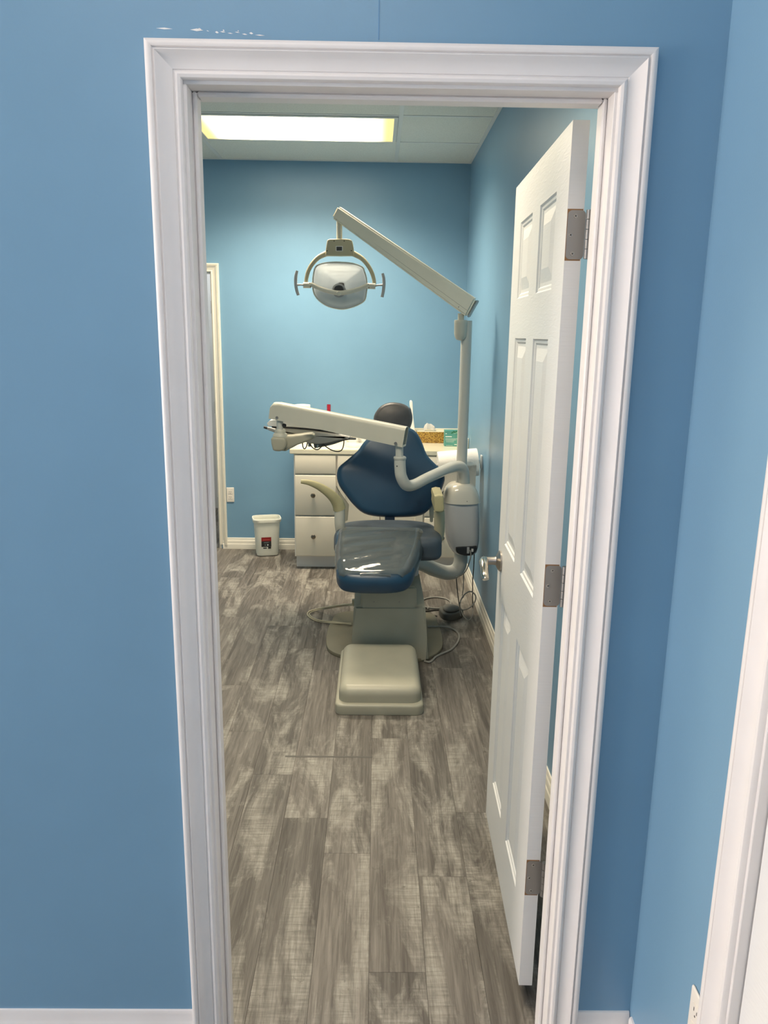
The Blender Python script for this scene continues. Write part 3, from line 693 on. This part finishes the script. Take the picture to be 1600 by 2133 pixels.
# clear vinyl cover: a sheet lying over the leg rest, drooping over its sides and toe
def cover_sheet():
    bm = bmesh.new(); O, U, V, N = frl
    ns, nx = 30, 28; rows_ = []
    for i in range(ns+1):
        s = -.03+.428*i/ns
        # half width of leg rest at s
        def hw(side):
            pts = [(-.02, -.232, .222), (.12, -.234, .205), (.27, -.226, .165), (.34, -.214, .145), (.37, -.207, .128), (.395, -.19, .105), (.41, -.155, .08)]
            s_ = max(-.02, min(.41, s))
            for (a, l, r), (b, l2, r2) in zip(pts, pts[1:]):
                if a <= s_ <= b: t = (s_-a)/(b-a); return (l+(l2-l)*t) if side < 0 else (r+(r2-r)*t)
        l, r = hw(-1)-.005, hw(1)+.005
        row = []
        for j in range(nx+1):
            t = j/nx; x = l+(r-l)*t
            dl = min(x-l, r-x); R = .05
            toe = max(0, s-(.428-R)) if s > .37 else 0
            drop = 0
            if dl < R: drop = R-math.sqrt(max(0, R*R-(R-dl)**2))
            if toe > 0: drop = max(drop, R-math.sqrt(max(0, R*R-toe*toe)))
            h = .0085+.0015*math.sin(9*t+s*31)*math.sin(s*40+2)
            row.append(bm.verts.new(O+U*x+V*s+N*(h-drop)))
        rows_.append(row)
    for a, b in zip(rows_, rows_[1:]):
        for j in range(nx): bm.faces.new((a[j], a[j+1], b[j+1], b[j]))
    # side skirts
    for idx in (0, nx):
        prev = None
        for i, row in enumerate(rows_):
            if i > 24: break
            v = row[idx]; q = bm.verts.new(v.co-N*(.03+.008*math.sin(i*.8)))
            if prev: bm.faces.new((prev[0], v, q, prev[1]))
            prev = (v, q)
    # tail hanging over the toe
    last = rows_[-1]; pr_ = last[8:23]
    for k in range(1, 6):
        cur = []
        for j, v in enumerate(last[8:23]):
            c_ = (last[8].co+last[22].co)/2; sc = 1-.10*k/5
            base = c_+(v.co-c_)*sc
            cur.append(bm.verts.new(base-N*(.014*k)+V*(.022*math.sin(k/5*1.6))))
        for j in range(14): bm.faces.new((pr_[j], pr_[j+1], cur[j+1], cur[j]))
        pr_ = cur
    return bm
finish('clear_cover', cover_sheet(), CLEAR, ch, smooth=60, label='clear glossy vinyl sheet over leg rest')
# seat
finish('seat', pillow([(-.20, 2.36), (-.247, 2.45), (-.25, 2.58), (-.215, 2.70), (-.10, 2.765), (.05, 2.78), (.19, 2.765), (.285, 2.70), (.318, 2.58), (.315, 2.45), (.28, 2.35), (.05, 2.33)], ZF(.634), .125, .05, dome=.012, seg=6, rb=.03), SEATV, ch)
# backrest, headrest
BF = plane_frame(Vector((.05, 2.80, .63)), .30)
finish('backrest', pillow(pxin([(772, 905), (790, 888), (830, 885), (862, 893), (878, 915), (890, 945), (905, 962), (922, 978), (928, 995), (924, 1012), (912, 1035), (897, 1058), (878, 1072), (840, 1076), (790, 1075), (758, 1068), (736, 1050), (720, 1030), (706, 1010), (701, 990), (705, 972), (722, 957), (744, 938), (757, 920)], BF), BF, .085, .035, dome=.012, seg=6, rb=.02, spline=3), UPH, ch)
finish('back_shell', pillow(pxin([(775, 912), (840, 905), (870, 925), (905, 980), (912, 1000), (890, 1050), (850, 1066), (770, 1064), (735, 1042), (716, 1000), (722, 975), (755, 940)], BF), (BF[0]-BF[3]*.086, BF[1], BF[2], BF[3]), .03, .01, seg=3, spline=4), CHAIRP, ch)
HF = plane_frame(Vector((.065, 2.99, 1.14)), .18)
finish('headrest', pillow(pxin([(790, 848), (805, 839), (822, 837), (842, 841), (855, 851), (860, 868), (857, 886), (848, 898), (820, 903), (792, 898), (780, 886), (779, 866)], HF), HF, .075, .032, dome=.008, seg=6, rb=.02, spline=5), HEADV, ch)
hb = atp(822, 880, HF[0]-HF[3]*.09, HF[3]); finish('headrest_post', box(hb.x-.03, hb.x+.03, hb.y-.005, hb.y+.02, .95, 1.2, bev=.005), CHAIRP, ch)
c = at(812, 1078, y=2.86); finish('back_link', box(c.x-.028, c.x+.028, 2.83, 2.90, .52, .70, bev=.006), mat('dark_blue_link', (.02, .04, .08), .5), ch)
# hinge brackets beside the back
for pts in ([(700, 1012), (708, 1028), (722, 1046), (727, 1052), (724, 1085), (716, 1086), (716, 1052), (706, 1036)], [(925, 1022), (903, 1052), (894, 1058), (896, 1088), (902, 1088), (904, 1060), (922, 1040)]):
    finish('back_bracket', prism(px2d(pts, 2.86), YF(2.86), .02, bev=.003), CHAIRP, ch)
# armrests
al = Vector(at(712, 1062, y=2.56))
ar = finish('armrest', tube([at(u, v, y=y) for u, v, y in ((627, 1003, 2.50), (645, 1005.5, 2.50), (668, 1015, 2.51), (690, 1031, 2.53), (703, 1047, 2.55), (707.5, 1060, 2.56))], [.009, .013, .018, .023, .028, .030], seg=18, smooth=6, flat=1.15), YELLOWED, ch, label='yellowed curved arm pad swung outward')
finish('armrest_post', tube([at(707.5, 1059, y=2.56), at(708, 1090, y=2.56), at(710, 1110, y=2.57), at(712, 1128, y=2.58), at(722, 1140, y=2.6)], [.028, .028, .027, .026, .024], seg=18), ARMP, ar)
ar = finish('armrest', pillow(px2d([(905, 1033), (923, 1032), (925, 1048), (925, 1066), (906, 1066), (905, 1048)], 2.40), YF(2.40), .22, .010, seg=4, spline=2), YELLOWED, ch, label='yellowed arm pad pointing forward')
finish('armrest_post', tube([at(915, 1064, y=2.52), at(915.5, 1095, y=2.53), at(914, 1115, y=2.54), at(908, 1135, y=2.56), at(898, 1144, y=2.6)], [.029, .029, .028, .024, .018], seg=18), CREAM, ar)
ba = at(735, 1254, y=2.40); finish('hose_fitting', box(ba.x-.004, ba.x+.02, 2.385, 2.41, ba.z-.012, ba.z+.015, bev=.002), CREAM, ch)

# ------------------------------------------------------------------ utility unit: support tube, housing, dome, pole
ut = thing('utility_post', 'grey plastic utility housing with dome cap and tall lamp pole beside the chair', 'dental unit', (.47, 2.95, 0))
YU = 2.86
finish('support_tube', tube([at(815, 1178, y=2.80), at(868, 1172, y=2.84), at(905, 1186, y=2.90), at(932, 1193, y=2.93), at(950, 1188, y=2.95), at(959, 1172, y=2.95), at(960, 1140, y=2.95)], [.042, .042, .043, .044, .043, .041, .040], seg=20), TUBEP, ut)
def selli(cx, cy, hx, hy, z, p=3.2, n=44):
    out = []
    for k in range(n):
        a = 2*PI*k/n; c, s_ = math.cos(a), math.sin(a); m_ = (abs(c)**p+abs(s_)**p)**(-1/p); out.append(Vector((cx+hx*c*m_, cy+hy*s_*m_, z)))
    return out
def unit_loft(rows, y0, depth, p):
    """rows: (left px, right px, v, depth scale) read on the front plane y0"""
    secs = []
    for u0, u1, v, sc in rows:
        a, b = at(u0, v, y=y0+.03), at(u1, v, y=y0+.03); secs.append(selli((a.x+b.x)/2, y0+depth/2, (b.x-a.x)/2, depth/2*sc, (a.z+b.z)/2, p))
    return secs
finish('housing', loft(unit_loft([(960, 984, 1158.5, .60), (951, 990, 1157, .72), (944, 995, 1152, .82), (937, 998, 1142, .90), (931, 999.5, 1128, .95), (927.5, 1000, 1110, .98), (925.5, 1000, 1085, 1), (925.5, 999.5, 1060, 1), (926.5, 999, 1043, .98), (928, 997, 1038, .9)], YU, .19, 3.4)), UNITP, ut, smooth=60)
finish('dome_cap', loft(unit_loft([(924, 1001, 1049.5, 1.02), (921.5, 1003.5, 1048.5, 1.06), (922, 1003, 1045, 1.05), (924.5, 1000.5, 1036, 1.02), (927, 997.5, 1027, .97), (931, 993, 1019.5, .90), (937, 987, 1013.5, .78), (944, 980, 1010, .60), (953, 971, 1008.5, .3)], YU-.006, .205, 2.5)), DOMEP, ut, smooth=60)
c = at(973, 1045, y=YU-.012); finish('screw', lathe([(.003, 0), (.003, .001), (0, .001)], c+Vector((0, .004, 0)), (0, -1, 0), 10), DARK, ut)
pt = finish('port', pillow(px2d([(950, 1143), (954, 1140), (990, 1138.5), (994, 1141), (992, 1148), (984, 1156), (972, 1158), (958, 1155), (951, 1150)], YU-.001), YF(YU-.001), .05, .004, seg=2, spline=3), BLACKP, ut, label='hose port, its dark hollow put into black colour')  # solid piece standing proud; the hole's darkness is put into its colour
for u0, u1, v0, v1, m_ in ((972.5, 978, 1140, 1153, UNITP), (982, 986.5, 1143.5, 1149.5, WHITEP)):
    a_, b_ = at(u0, v1, y=YU-.006), at(u1, v0, y=YU-.006); finish('connector', box(a_.x, b_.x, YU-.006, YU+.01, a_.z, b_.z, bev=.001, seg=1), m_, pt)
YP = 2.95; pc = at(966, 1000, y=YP); pcx = at(966, 850, y=YP).x
ptop = at(966, 668, y=YP).z
finish('pole', tube([(pcx, YP, .70), (pcx, YP, 1.2), (pcx, YP, ptop)], .0305, seg=28, smooth=2), TUBEP, ut)
kn = at(960, 668, y=YP-.02)
pj = finish('pole_joint', lathe([(0, -.062), (.022, -.056), (.031, -.042), (.035, -.022), (.036, .028), (.0365, .030), (.0365, .046), (.034, .050), (.018, .050), (.018, .085)], (kn.x, YP-.022, at(960, 686, y=YP).z), (0, 0, 1), 28), ARMP, ut)
# ------------------------------------------------------------------ lamp arm and lamp head
lm = thing('dental_lamp', 'dental operating lamp with two grey handles hanging from a long tapered arm', 'dental lamp', (pcx, 2.95, 1.7))
def beam(c4, th, dvec, bev=.008):
    """front outline (list of 3d points) extruded along dvec"""
    bm = bmesh.new(); a = [bm.verts.new(p) for p in c4]; b = [bm.verts.new(p+dvec*th) for p in c4]; n = len(a)
    bm.faces.new(a); bm.faces.new(b[::-1])
    for k in range(n): bm.faces.new((a[k], b[k], b[(k+1) % n], a[(k+1) % n]))
    bmesh.ops.bevel(bm, geom=list(bm.edges), offset=bev, segments=3, affect='EDGES'); return bm
YLr, YLl = 2.88, 3.13
ang = math.atan2(YLl-YLr, .75); dv = Vector((math.sin(ang), math.cos(ang), 0))
lp = [(at(703, 428, y=YLl)), (at(991, 622.5, y=YLr)), (at(971, 660, y=YLr)), (at(690, 453, y=YLl))]
finish('arm', beam(lp, .062, dv, .010), mat('lamp_arm_enamel', (.76, .74, .63), .34, var=.03, vscale=8), lm)
ecx = [at(993, 624, y=YLr+.004), at(994.5, 627, y=YLr+.004), at(975, 661, y=YLr+.004), at(972.5, 660, y=YLr+.004)]
finish('arm_end_cap', beam(ecx, .054, dv, .003), mat('end_cap_grey', (.34, .36, .35), .45), lm)
# seam along the lower third of the arm
s0, s1 = at(697, 447, y=YLl-.0005), at(975, 648, y=YLr-.0005); finish('arm_seam', tube([s0, s1], .0008, seg=5, smooth=0), mat('seam_grey', (.35, .34, .30), .6), lm)
for u, v, y in ((702, 456, YLl), (956, 640, YLr+.02)): finish('screw', lathe([(.0055, 0), (.005, .002), (0, .002)], at(u, v, y=y)-Vector((0, .002, 0)), (0, -1, 0), 12), HINGEM, lm)
YLH = YLl+.03
p0, p1 = at(707, 462, y=YLH), at(707, 503, y=YLH)
finish('drop_post', lathe([(.0165, 0), (.0165, (p0-p1).z+.03), (.018, (p0-p1).z+.04)], p1-Vector((0, 0, .03)), (0, 0, 1), 20), ARMP, lm)
finish('post_collar', lathe([(.019, 0), (.020, .004), (.020, .014), (.017, .018)], p1-Vector((0, 0, .012)), (0, 0, 1), 20), CREAM, lm)
hx = finish('switch_box', pillow(px2d([(683, 499), (692, 497.5), (722, 497.5), (731, 499.5), (735, 506), (737.5, 530), (732, 532.5), (683, 532.5), (678, 530), (680.5, 506)], YLH-.025), YF(YLH-.025), .05, .006, seg=3, spline=2), CREAM, lm)
def flat(px, y, th, m_, par, name, **k): return finish(name, prism(px2d(px, y), YF(y), th), m_, par, smooth=0, **k)
flat([(699.5, 512.5), (714, 512.5), (714, 523), (699.5, 523)], YLH-.0265, .002, WHITEP, hx, 'switch_surround'); flat([(701, 514), (712.5, 514), (712.5, 522), (701, 522)], YLH-.0285, .002, BLACKP, hx, 'switch')
for u, v in ((696, 502), (717, 502), (681.5, 522.5), (732, 522)): finish('screw', lathe([(.0032, 0), (.003, .001), (0, .001)], at(u, v, y=YLH-.025), (0, -1, 0), 10), DARK, hx)
yk = YLH-.005
yoke = [(680, 528), (664, 536), (652, 548), (643, 563), (638.5, 580), (637.5, 592)], [(736, 528), (752, 537), (763, 548), (773, 564), (778.5, 580), (780, 592)]
for pts in yoke: finish('yoke', tube([at(u, v, y=yk) for u, v in pts], [.0125, .0105, .0095, .009, .0085, .008], seg=12, smooth=5, flat=1.3), CREAM, lm)
# reflector: dished shield
def dish(pts, y, depth, inset=.0):
    bm = bmesh.new(); o2 = closed_spline([Vector(p) for p in px2d(pts, y)], 4); n = len(o2); c = sum(o2, Vector((0, 0)))/n
    rings = []
    for s in (1.0, .97, .85, .7, .55, .4, .25, .12):
        d = depth*(1-s*s) if s < .97 else 0
        rings.append([bm.verts.new((c.x+(p.x-c.x)*s, y+d, c.y+(p.y-c.y)*s)) for p in o2])
    for a, b in zip(rings, rings[1:]):
        for k in range(n): bm.faces.new((a[k], a[(k+1) % n], b[(k+1) % n], b[k]))
    bm.faces.new(rings[-1])
    bmesh.ops.solidify(bm, geom=list(bm.faces), thickness=-.004)
    return bm
SH = [(657, 556), (670, 549), (690, 546), (710, 546), (735, 548.5), (755, 556), (760, 566), (764, 580), (765, 595), (763.5, 612), (759, 627), (740, 638), (718, 644), (700, 643), (680, 637), (663, 625), (654, 612), (651, 596), (652, 575)]
finish('reflector', dish(SH, yk+.0, .07), PEARL, lm, smooth=50, label='pearly dished reflector')
rimp = closed_spline([Vector(p) for p in px2d(SH, yk-.001)], 4); rim3 = [Vector((p.x, yk-.001, p.y)) for p in rimp]+[Vector((rimp[0].x, yk-.001, rimp[0].y))]
finish('reflector_rim', tube(rim3, .0028, seg=8, smooth=0, caps=False), mat('clear_rim', (.72, .72, .62), .25), lm)
yb2 = yk-.045
gb = finish('guard_bar', tube([at(u, v, y=y) for u, v, y in ((648, 592, yk-.02), (665, 600, yk-.03), (686, 607, yb2), (706, 610, yb2), (726, 608, yb2), (748, 602, yk-.03), (767, 594, yk-.02))], [.011, .0115, .012, .012, .012, .0115, .011], seg=14, flat=1.1), ARMP, lm)
hbc = at(706, 605, y=yb2+.012)
finish('bulb_ring', lathe([(.026, 0), (.037, .0), (.039, .004), (.039, .028), (.030, .03), (.026, .018)], hbc+Vector((0, .03, 0)), (0, -1, 0), 28), GREYP, lm)
finish('bulb_shade', lathe([(.027, 0), (.027, .02), (0, .021)], hbc+Vector((0, .03, 0)), (0, -1, 0), 24), BLACKP, lm)
finish('center_knob', lathe([(.014, 0), (.014, .006), (.010, .012), (0, .014)], at(706, 611, y=yb2-.006), (0, -1, 0), 18), ARMP, lm)
for (u, v, hp, sgn) in ((640, 594, [(619, 564), (616.5, 575), (616, 590), (618, 604), (621.5, 615)], -1), (774, 596, [(797, 569.5), (799.5, 580), (800, 593), (798.5, 607), (796, 619)], 1)):
    pv = at(u, v, y=yk-.01)
    finish('pivot', cyl(pv-Vector((.022, 0, 0)), pv+Vector((.022, 0, 0)), .0165, seg=20), ARMP, lm)
    for du in (-3, 4):
        finish('screw', lathe([(.003, 0), (.0028, .001), (0, .001)], at(u+6*(-sgn)+du*.2, v-4+(4 if du > 0 else 0)*1.8, y=yk-.027), (0, -1, 0), 10), DARK, lm)
    hnd = finish('handle', tube([at(a, b, y=yk-.02) for a, b in hp], [.0075, .009, .0095, .009, .0085], seg=12), GREYP, lm, label='grey T shaped grip')
    mid = at(hp[2][0], 593.5, y=yk-.02); finish('handle_stem', tube([pv+Vector((sgn*.018, -.004, 0)), (pv+mid)/2+Vector((0, -.004, .001)), mid], [.006, .005, .007], seg=10), GREYP, hnd)

# ------------------------------------------------------------------ delivery arm with instrument head
da = thing('delivery_arm', 'cream dental delivery arm with instrument tray reaching across the chair back', 'delivery arm', (.45, 2.9, 1.0))
YDr, YDl = 2.56, 2.80; ang = math.atan2(YDl-YDr, .68); dv = Vector((math.sin(ang), math.cos(ang), 0))
UPR, UPL = YDr, YDl
finish('swing_tube', tube([at(833, 956, y=2.60), at(833.5, 975, y=2.60), at(836, 993, y=2.60), at(846, 1010, y=2.62), at(862, 1010, y=2.66), at(890, 996, y=2.73), at(925, 980, y=2.82), at(948, 972, y=2.88), at(962, 975, y=2.91), at(966, 992, y=2.93), at(966, 1014, y=2.945)], [.031, .031, .031, .031, .030, .030, .030, .032, .033, .034, .034], seg=20), TUBEP, da)
finish('swing_collar', lathe([(.032, 0), (.034, .003), (.034, .012), (.030, .016), (.022, .016)], at(833, 957, y=2.60), (0, 0, 1), 24), TUBEP, da)
finish('swing_post', cyl(at(832, 958, y=2.60), at(832, 918, y=2.60), .0205, seg=20), TUBEP, da)
finish('set_screw', lathe([(.0035, 0), (.003, .001), (0, .001)], at(827, 971, y=2.572), (0, -1, 0), 10), DARK, da)
def hollow_beam():
    L = [at(u, v, y=UPL) for u, v in ((559, 870), (560, 858), (566, 842), (571, 838), (577, 838))]
    Rr = [at(u, v, y=UPR) for u, v in ((849, 891), (846, 896), (842, 905), (838, 915), (838, 932))]
    return None
th = .062
# beam: outer shell with rounded top, open at the near end
secs = []
for (ub, vb, ut_, vt, y) in ((559.5, 872, 562.5, 845, UPL), (562, 872.5, 568, 838.5, UPL-.001), (580, 876, 580, 838.5, UPL-.012), (700, 902, 712, 864, (UPL+UPR)/2), (838, 932, 845, 890, UPR)):
    b_, t_ = at(ub, vb, y=y), at(ut_, vt, y=y); h = t_-b_; r_ = .024; up_ = h.normalized()
    s = [b_]
    H = h.length
    for k in range(7):
        a = k/6*PI/2; s.append(b_+up_*(H-r_+r_*math.sin(a))+dv*(r_-r_*math.cos(a)))
    for k in range(7):
        a = k/6*PI/2; s.append(b_+up_*(H-r_+r_*math.cos(a))+dv*(th-r_+r_*math.sin(a)))
    s.append(b_+dv*th); secs.append(s)
inner = []
for s in secs[::-1][:2]:
    c = sum(s, Vector())/len(s); inner.append([c+(p-c)*.88 for p in s])
bm = loft(secs+[inner[0], inner[1]], True, True)
finish('beam', bm, ARMP, da, smooth=40)
c = sum(secs[-1], Vector())/len(secs[-1]); ax2 = (sum(secs[-2], Vector())/len(secs[-2])-c).normalized()
ep = [c+(p-c)*.84+ax2*.035 for p in secs[-1]]; bm = bmesh.new(); bm.faces.new([bm.verts.new(p) for p in ep]); bmesh.ops.solidify(bm, geom=list(bm.faces), thickness=.004)
finish('hollow_shade', bm, mat('hollow_shade_dark', (.10, .11, .11), .6), da, smooth=0)  # dark sheet stands in for the shade inside the hollow arm end
for u, v, y in ((577, 870, UPL-.008), (824, 923.5, UPR+.006)): finish('bolt', lathe([(.0085, 0), (.008, .003), (.004, .003), (.0035, .0015), (0, .0015)], at(u, v, y=y)-Vector((0, .002, 0)), (0, -1, 0), 16), HINGEM, da)
yq = UPL+.02
pst = at(584, 868, y=yq); finish('head_post', cyl(at(583, 900, y=yq), at(583, 872, y=yq), .0185, seg=20), TUBEP, da)
finish('swivel', lathe([(.040, 0), (.041, .02), (.036, .03), (.030, .034), (.030, .048), (.026, .054)], at(584, 914, y=yq), (0, 0, 1), 28), ARMP, da)
p = at(591, 886, y=yq-.005); finish('hose_nub', lathe([(.011, 0), (.010, .012), (0, .014)], p, (.5, -.6, 0), 12), BLACKP, da)
finish('knuckle_block', pillow(px2d([(564, 915), (572, 911), (592, 913), (597, 925), (590, 939), (572, 940), (567, 934)], yq-.05), YF(yq-.05), .10, .012, seg=3, spline=2), CHAIRP, da)
finish('head_bracket', pillow(px2d([(588, 912), (605, 908), (628, 905), (650, 903), (655, 912), (640, 920), (620, 927), (603, 936), (588, 940)], yq-.02), YF(yq-.02), .08, .012, seg=3, spline=2), CHAIRP, da)
YT = 2.93
finish('tray_body', pillow(px2d([(568, 892), (600, 893), (640, 896), (680, 901), (712, 906), (728, 911), (722, 915), (704, 918), (688, 922), (668, 925), (645, 924), (625, 917), (600, 907), (575, 901), (560, 897)], YT), YF(YT), .26, .012, seg=4, spline=3), mat('tray_plastic', (.52, .50, .46), .4), da)
finish('tray_gap', prism(px2d([(566, 888), (640, 891.5), (700, 899), (700, 901), (640, 895), (566, 891)], YT+.012), YF(YT+.012), .23), BLACKP, da, smooth=0)
finish('tray_top', pillow(px2d([(558, 887.5), (562, 876), (580, 875), (620, 880), (662, 888), (700, 896), (700, 898.5), (640, 892), (600, 889)], YT-.005), YF(YT-.005), .27, .003, seg=2, spline=2), WHITEP, da)
finish('tray_lip', tube([at(655, 927, y=YT+.05), at(690, 921, y=YT+.04), at(720, 913, y=YT+.03), at(742, 914, y=YT+.03)], [.02, .016, .012, .006], seg=10), mat('tray_dark', (.16, .17, .17), .4), da)
hp = finish('handpiece', tube([at(578, 899, y=YT-.02), at(565, 894, y=YT-.025), at(556, 891.5, y=YT-.03)], [.012, .010, .0075], seg=12), GREYP, da, label='grey handpiece tip with black end'); finish('handpiece_tip', tube([at(556.5, 891.7, y=YT-.03), at(549.5, 889.5, y=YT-.033)], [.0078, .0068], seg=12, smooth=0), BLACKP, hp)
for i, u in enumerate((645, 659)): finish('hose_socket', cyl(at(u, 921, y=YT+.06), at(u, 930, y=YT+.06), .009, seg=12), GREYP, da)
finish('steel_tip', cyl(at(662, 926, y=YT+.03), at(661, 933, y=YT+.03), .005, seg=10), BRASSY, da)
for pts in ([(630, 920), (631, 930), (634, 935), (638, 931), (641, 921)], [(646, 924), (650, 931), (656, 935.5), (663, 936), (669, 931), (674, 924)], [(671, 922), (680, 931), (692, 938), (704, 940.5), (712, 937), (716, 926), (717, 910)]):
    finish('hose_loop', tube([at(u, v, y=YT+.02) for u, v in pts], .0032, seg=8), CABLE, da)

# ------------------------------------------------------------------ hoses, cables and pedal on the floor
def floor_line(pts, z): return [at(u, v, z=zz if zz is not None else z) for u, v, zz in pts]
def cord(name, label, pts, r, m_, z=None):
    z = r+.0005 if z is None else z
    return tag(finish(name, tube(floor_line([(p[0], p[1], p[2] if len(p) > 2 else None) for p in pts], z), r, seg=10, smooth=8), m_, None), label, 'hose')
cord('air_hose', 'beige twin hose looping out over the floor on the waste bin side of the chair', [(744, 1257.5, .22), (720, 1259, .18), (692, 1263, .10), (664, 1268, .02), (648, 1272), (641, 1277), (643, 1284), (654, 1291), (672, 1295.5), (700, 1298, .026), (732, 1299, .03)], .0048, HOSE)
cord('air_hose', 'thinner beige hose lying inside the twin hose loop', [(736, 1261, .21), (715, 1262, .15), (690, 1266, .075), (662, 1271, .015), (648, 1275.5), (644.5, 1280), (652, 1287), (668, 1292.5), (700, 1296, .026), (733, 1301, .03)], .0038, HOSE, .0125)
pd = thing('foot_pedal', 'dark grey rounded foot pedal lying by the side wall baseboard', 'foot pedal'); c = at(940, 1286, z=.0); pd.location = (c.x, c.y, 0)
finish('pedal_base', pillow([(c.x-.068, c.y+.02), (c.x-.05, c.y-.045), (c.x, c.y-.06), (c.x+.055, c.y-.02), (c.x+.075, c.y+.04), (c.x+.04, c.y+.10), (c.x-.03, c.y+.105), (c.x-.066, c.y+.07)], ZF(.042), .0418, .010, seg=3, rb=.003, spline=4), mat('pedal_rubber', (.085, .088, .08), .55), pd)
finish('pedal_top', pillow([(c.x-.05, c.y+.025), (c.x-.035, c.y-.025), (c.x, c.y-.035), (c.x+.04, c.y-.005), (c.x+.05, c.y+.04), (c.x+.02, c.y+.08), (c.x-.03, c.y+.08)], ZF(.058), .018, .010, dome=.008, seg=3, spline=4), mat('pedal_cap', (.12, .12, .11), .5), pd)
cord('pedal_hose', 'grey hose bowing out over the floor plate from base to step', [(891, 1306, .022), (915, 1305, .022), (932, 1307, .012), (948, 1313), (956, 1323), (955, 1334), (948, 1345), (938, 1354), (922, 1361), (908, 1368), (900, 1376), (893, 1379), (884, 1377)], .0055, HOSEG)
cord('coiled_hose', 'pale grey hose coiled in a flat loop beside the chair base', [(893, 1268, .008), (882, 1262), (876, 1257), (880, 1250), (893, 1245.5), (908, 1244), (925, 1246), (936, 1251), (939, 1257), (934, 1263), (920, 1266.5), (902, 1267), (886, 1264.5, .013), (879, 1262, .012)], .0048, HOSEG)
for lb_, pts in (('black hose running from chair base to foot pedal', [(882, 1273), (895, 1272), (908, 1270.5), (918, 1270)]), ('second black hose under the pedal edge', [(884, 1278), (897, 1281), (911, 1283)])):
    cord('pedal_cable', lb_, pts, .0045, CABLE)
def hang(label, pts, r, m_): return tag(finish('hanging_cable', tube([at(u, v, y=y) for u, v, y in pts], r, seg=8, smooth=8), m_), label, 'cable')
hang('grey cable curving out of the utility housing port', [(979, 1146, YU-.012), (981, 1156, YU-.03), (978, 1170, YU-.02), (972, 1186, YU), (964, 1196, YU+.01), (950, 1203, YU+.02)], .0036, HOSEG)
hang('dark cable hanging straight from housing to floor by the baseboard', [(988, 1150, 2.95), (987, 1180, 2.95), (985, 1205, 2.94), (984.5, 1240, 2.9), (985, 1268, 2.86)], .0032, CABLE)
hang('thin dark cable hanging behind the support tube towards the pedal', [(951, 1190, 2.99), (951, 1210, 2.96), (954, 1240, 2.88), (957, 1262, 2.82), (960, 1284, 2.74)], .0030, CABLE)
hang('thin grey cable dropping into the coiled knot', [(966, 1175, 2.98), (966, 1200, 2.97), (965, 1225, 2.93), (963, 1240, 2.90)], .0028, HOSEG)
hang('grey cable knotted in a round loop against the baseboard', [(958, 1256, 2.84), (962, 1246, 2.86), (969, 1237, 2.88), (980, 1232, 2.90), (989, 1238, 2.90), (991, 1248, 2.88), (985, 1260, 2.86), (974, 1268, 2.83), (963, 1270, 2.81), (958, 1262, 2.83), (960, 1250, 2.86), (966, 1242, 2.88)], .0042, HOSEG)
hang('thin loop of wire on the floor below the knotted cable', [(961, 1272, 2.78), (966, 1284, 2.745), (975, 1291.5, 2.70), (981, 1288, 2.715), (985, 1278, 2.76), (985, 1266, 2.84)], .0022, HOSEG)

# ------------------------------------------------------------------ lights of the hall and of the room beyond, partly unseen fill
def panel(name, label, x0, x1, y0, y1, z, lens):
    t = thing(name, label, 'ceiling light', ((x0+x1)/2, (y0+y1)/2, z)); bm = bmesh.new()
    for q in ((x0, x1, y0, y0+.025), (x0, x1, y1-.025, y1), (x0, x0+.025, y0+.025, y1-.025), (x1-.025, x1, y0+.025, y1-.025)): add_box(bm, *q, z-.05, z-.001)
    finish('frame', bm, FRAMEM, t, smooth=0); finish('lens', box(x0+.025, x1-.025, y0+.025, y1-.025, z-.045, z-.035), lens, t, smooth=0)
panel('ceiling_light', 'lit fluorescent panel on the hall ceiling nearest the doorway', -.98, .22, -1.10, -.55, ZC, HALLLENS)
panel('ceiling_light', 'unseen fill panel added at the back of the hall ceiling', -.98, .22, -2.65, -2.10, ZC, HALLLENS)  # added out of view to raise the hall's ambient light
panel('ceiling_light', 'unseen fill panel added in the room beyond the far doorway', -1.9, -1.3, YB+.5, YB+1.1, ZC-.1, FARFILL)  # added out of view so the far doorway's sliver shows bright

wn = thing('fill_window_1', 'unseen glowing glazing added to light the hall', 'fill_window', (XE, -1.5, .1)); wn['kind'] = 'structure'  # unseen, added to brighten the hall's right wall from the left
for y0, y1 in ((-2.75, -1.52), (-1.48, -.25)): finish('fill_pane', box(XE-.06, XE-.05, y0+.04, y1-.04, .14, 2.26), FILLGLASS, wn, smooth=0)
bm = bmesh.new()
for q in ((-2.75, -2.71, .10, 2.30), (-.29, -.25, .10, 2.30), (-1.56, -1.44, .10, 2.30), (-2.71, -1.56, .10, .14), (-1.44, -.29, .10, .14), (-2.71, -1.56, 2.26, 2.30), (-1.44, -.29, 2.26, 2.30)): add_box(bm, XE-.08, XE-.02, *q)
finish('fill_window_frame', bm, FRAMEM, wn, smooth=0)
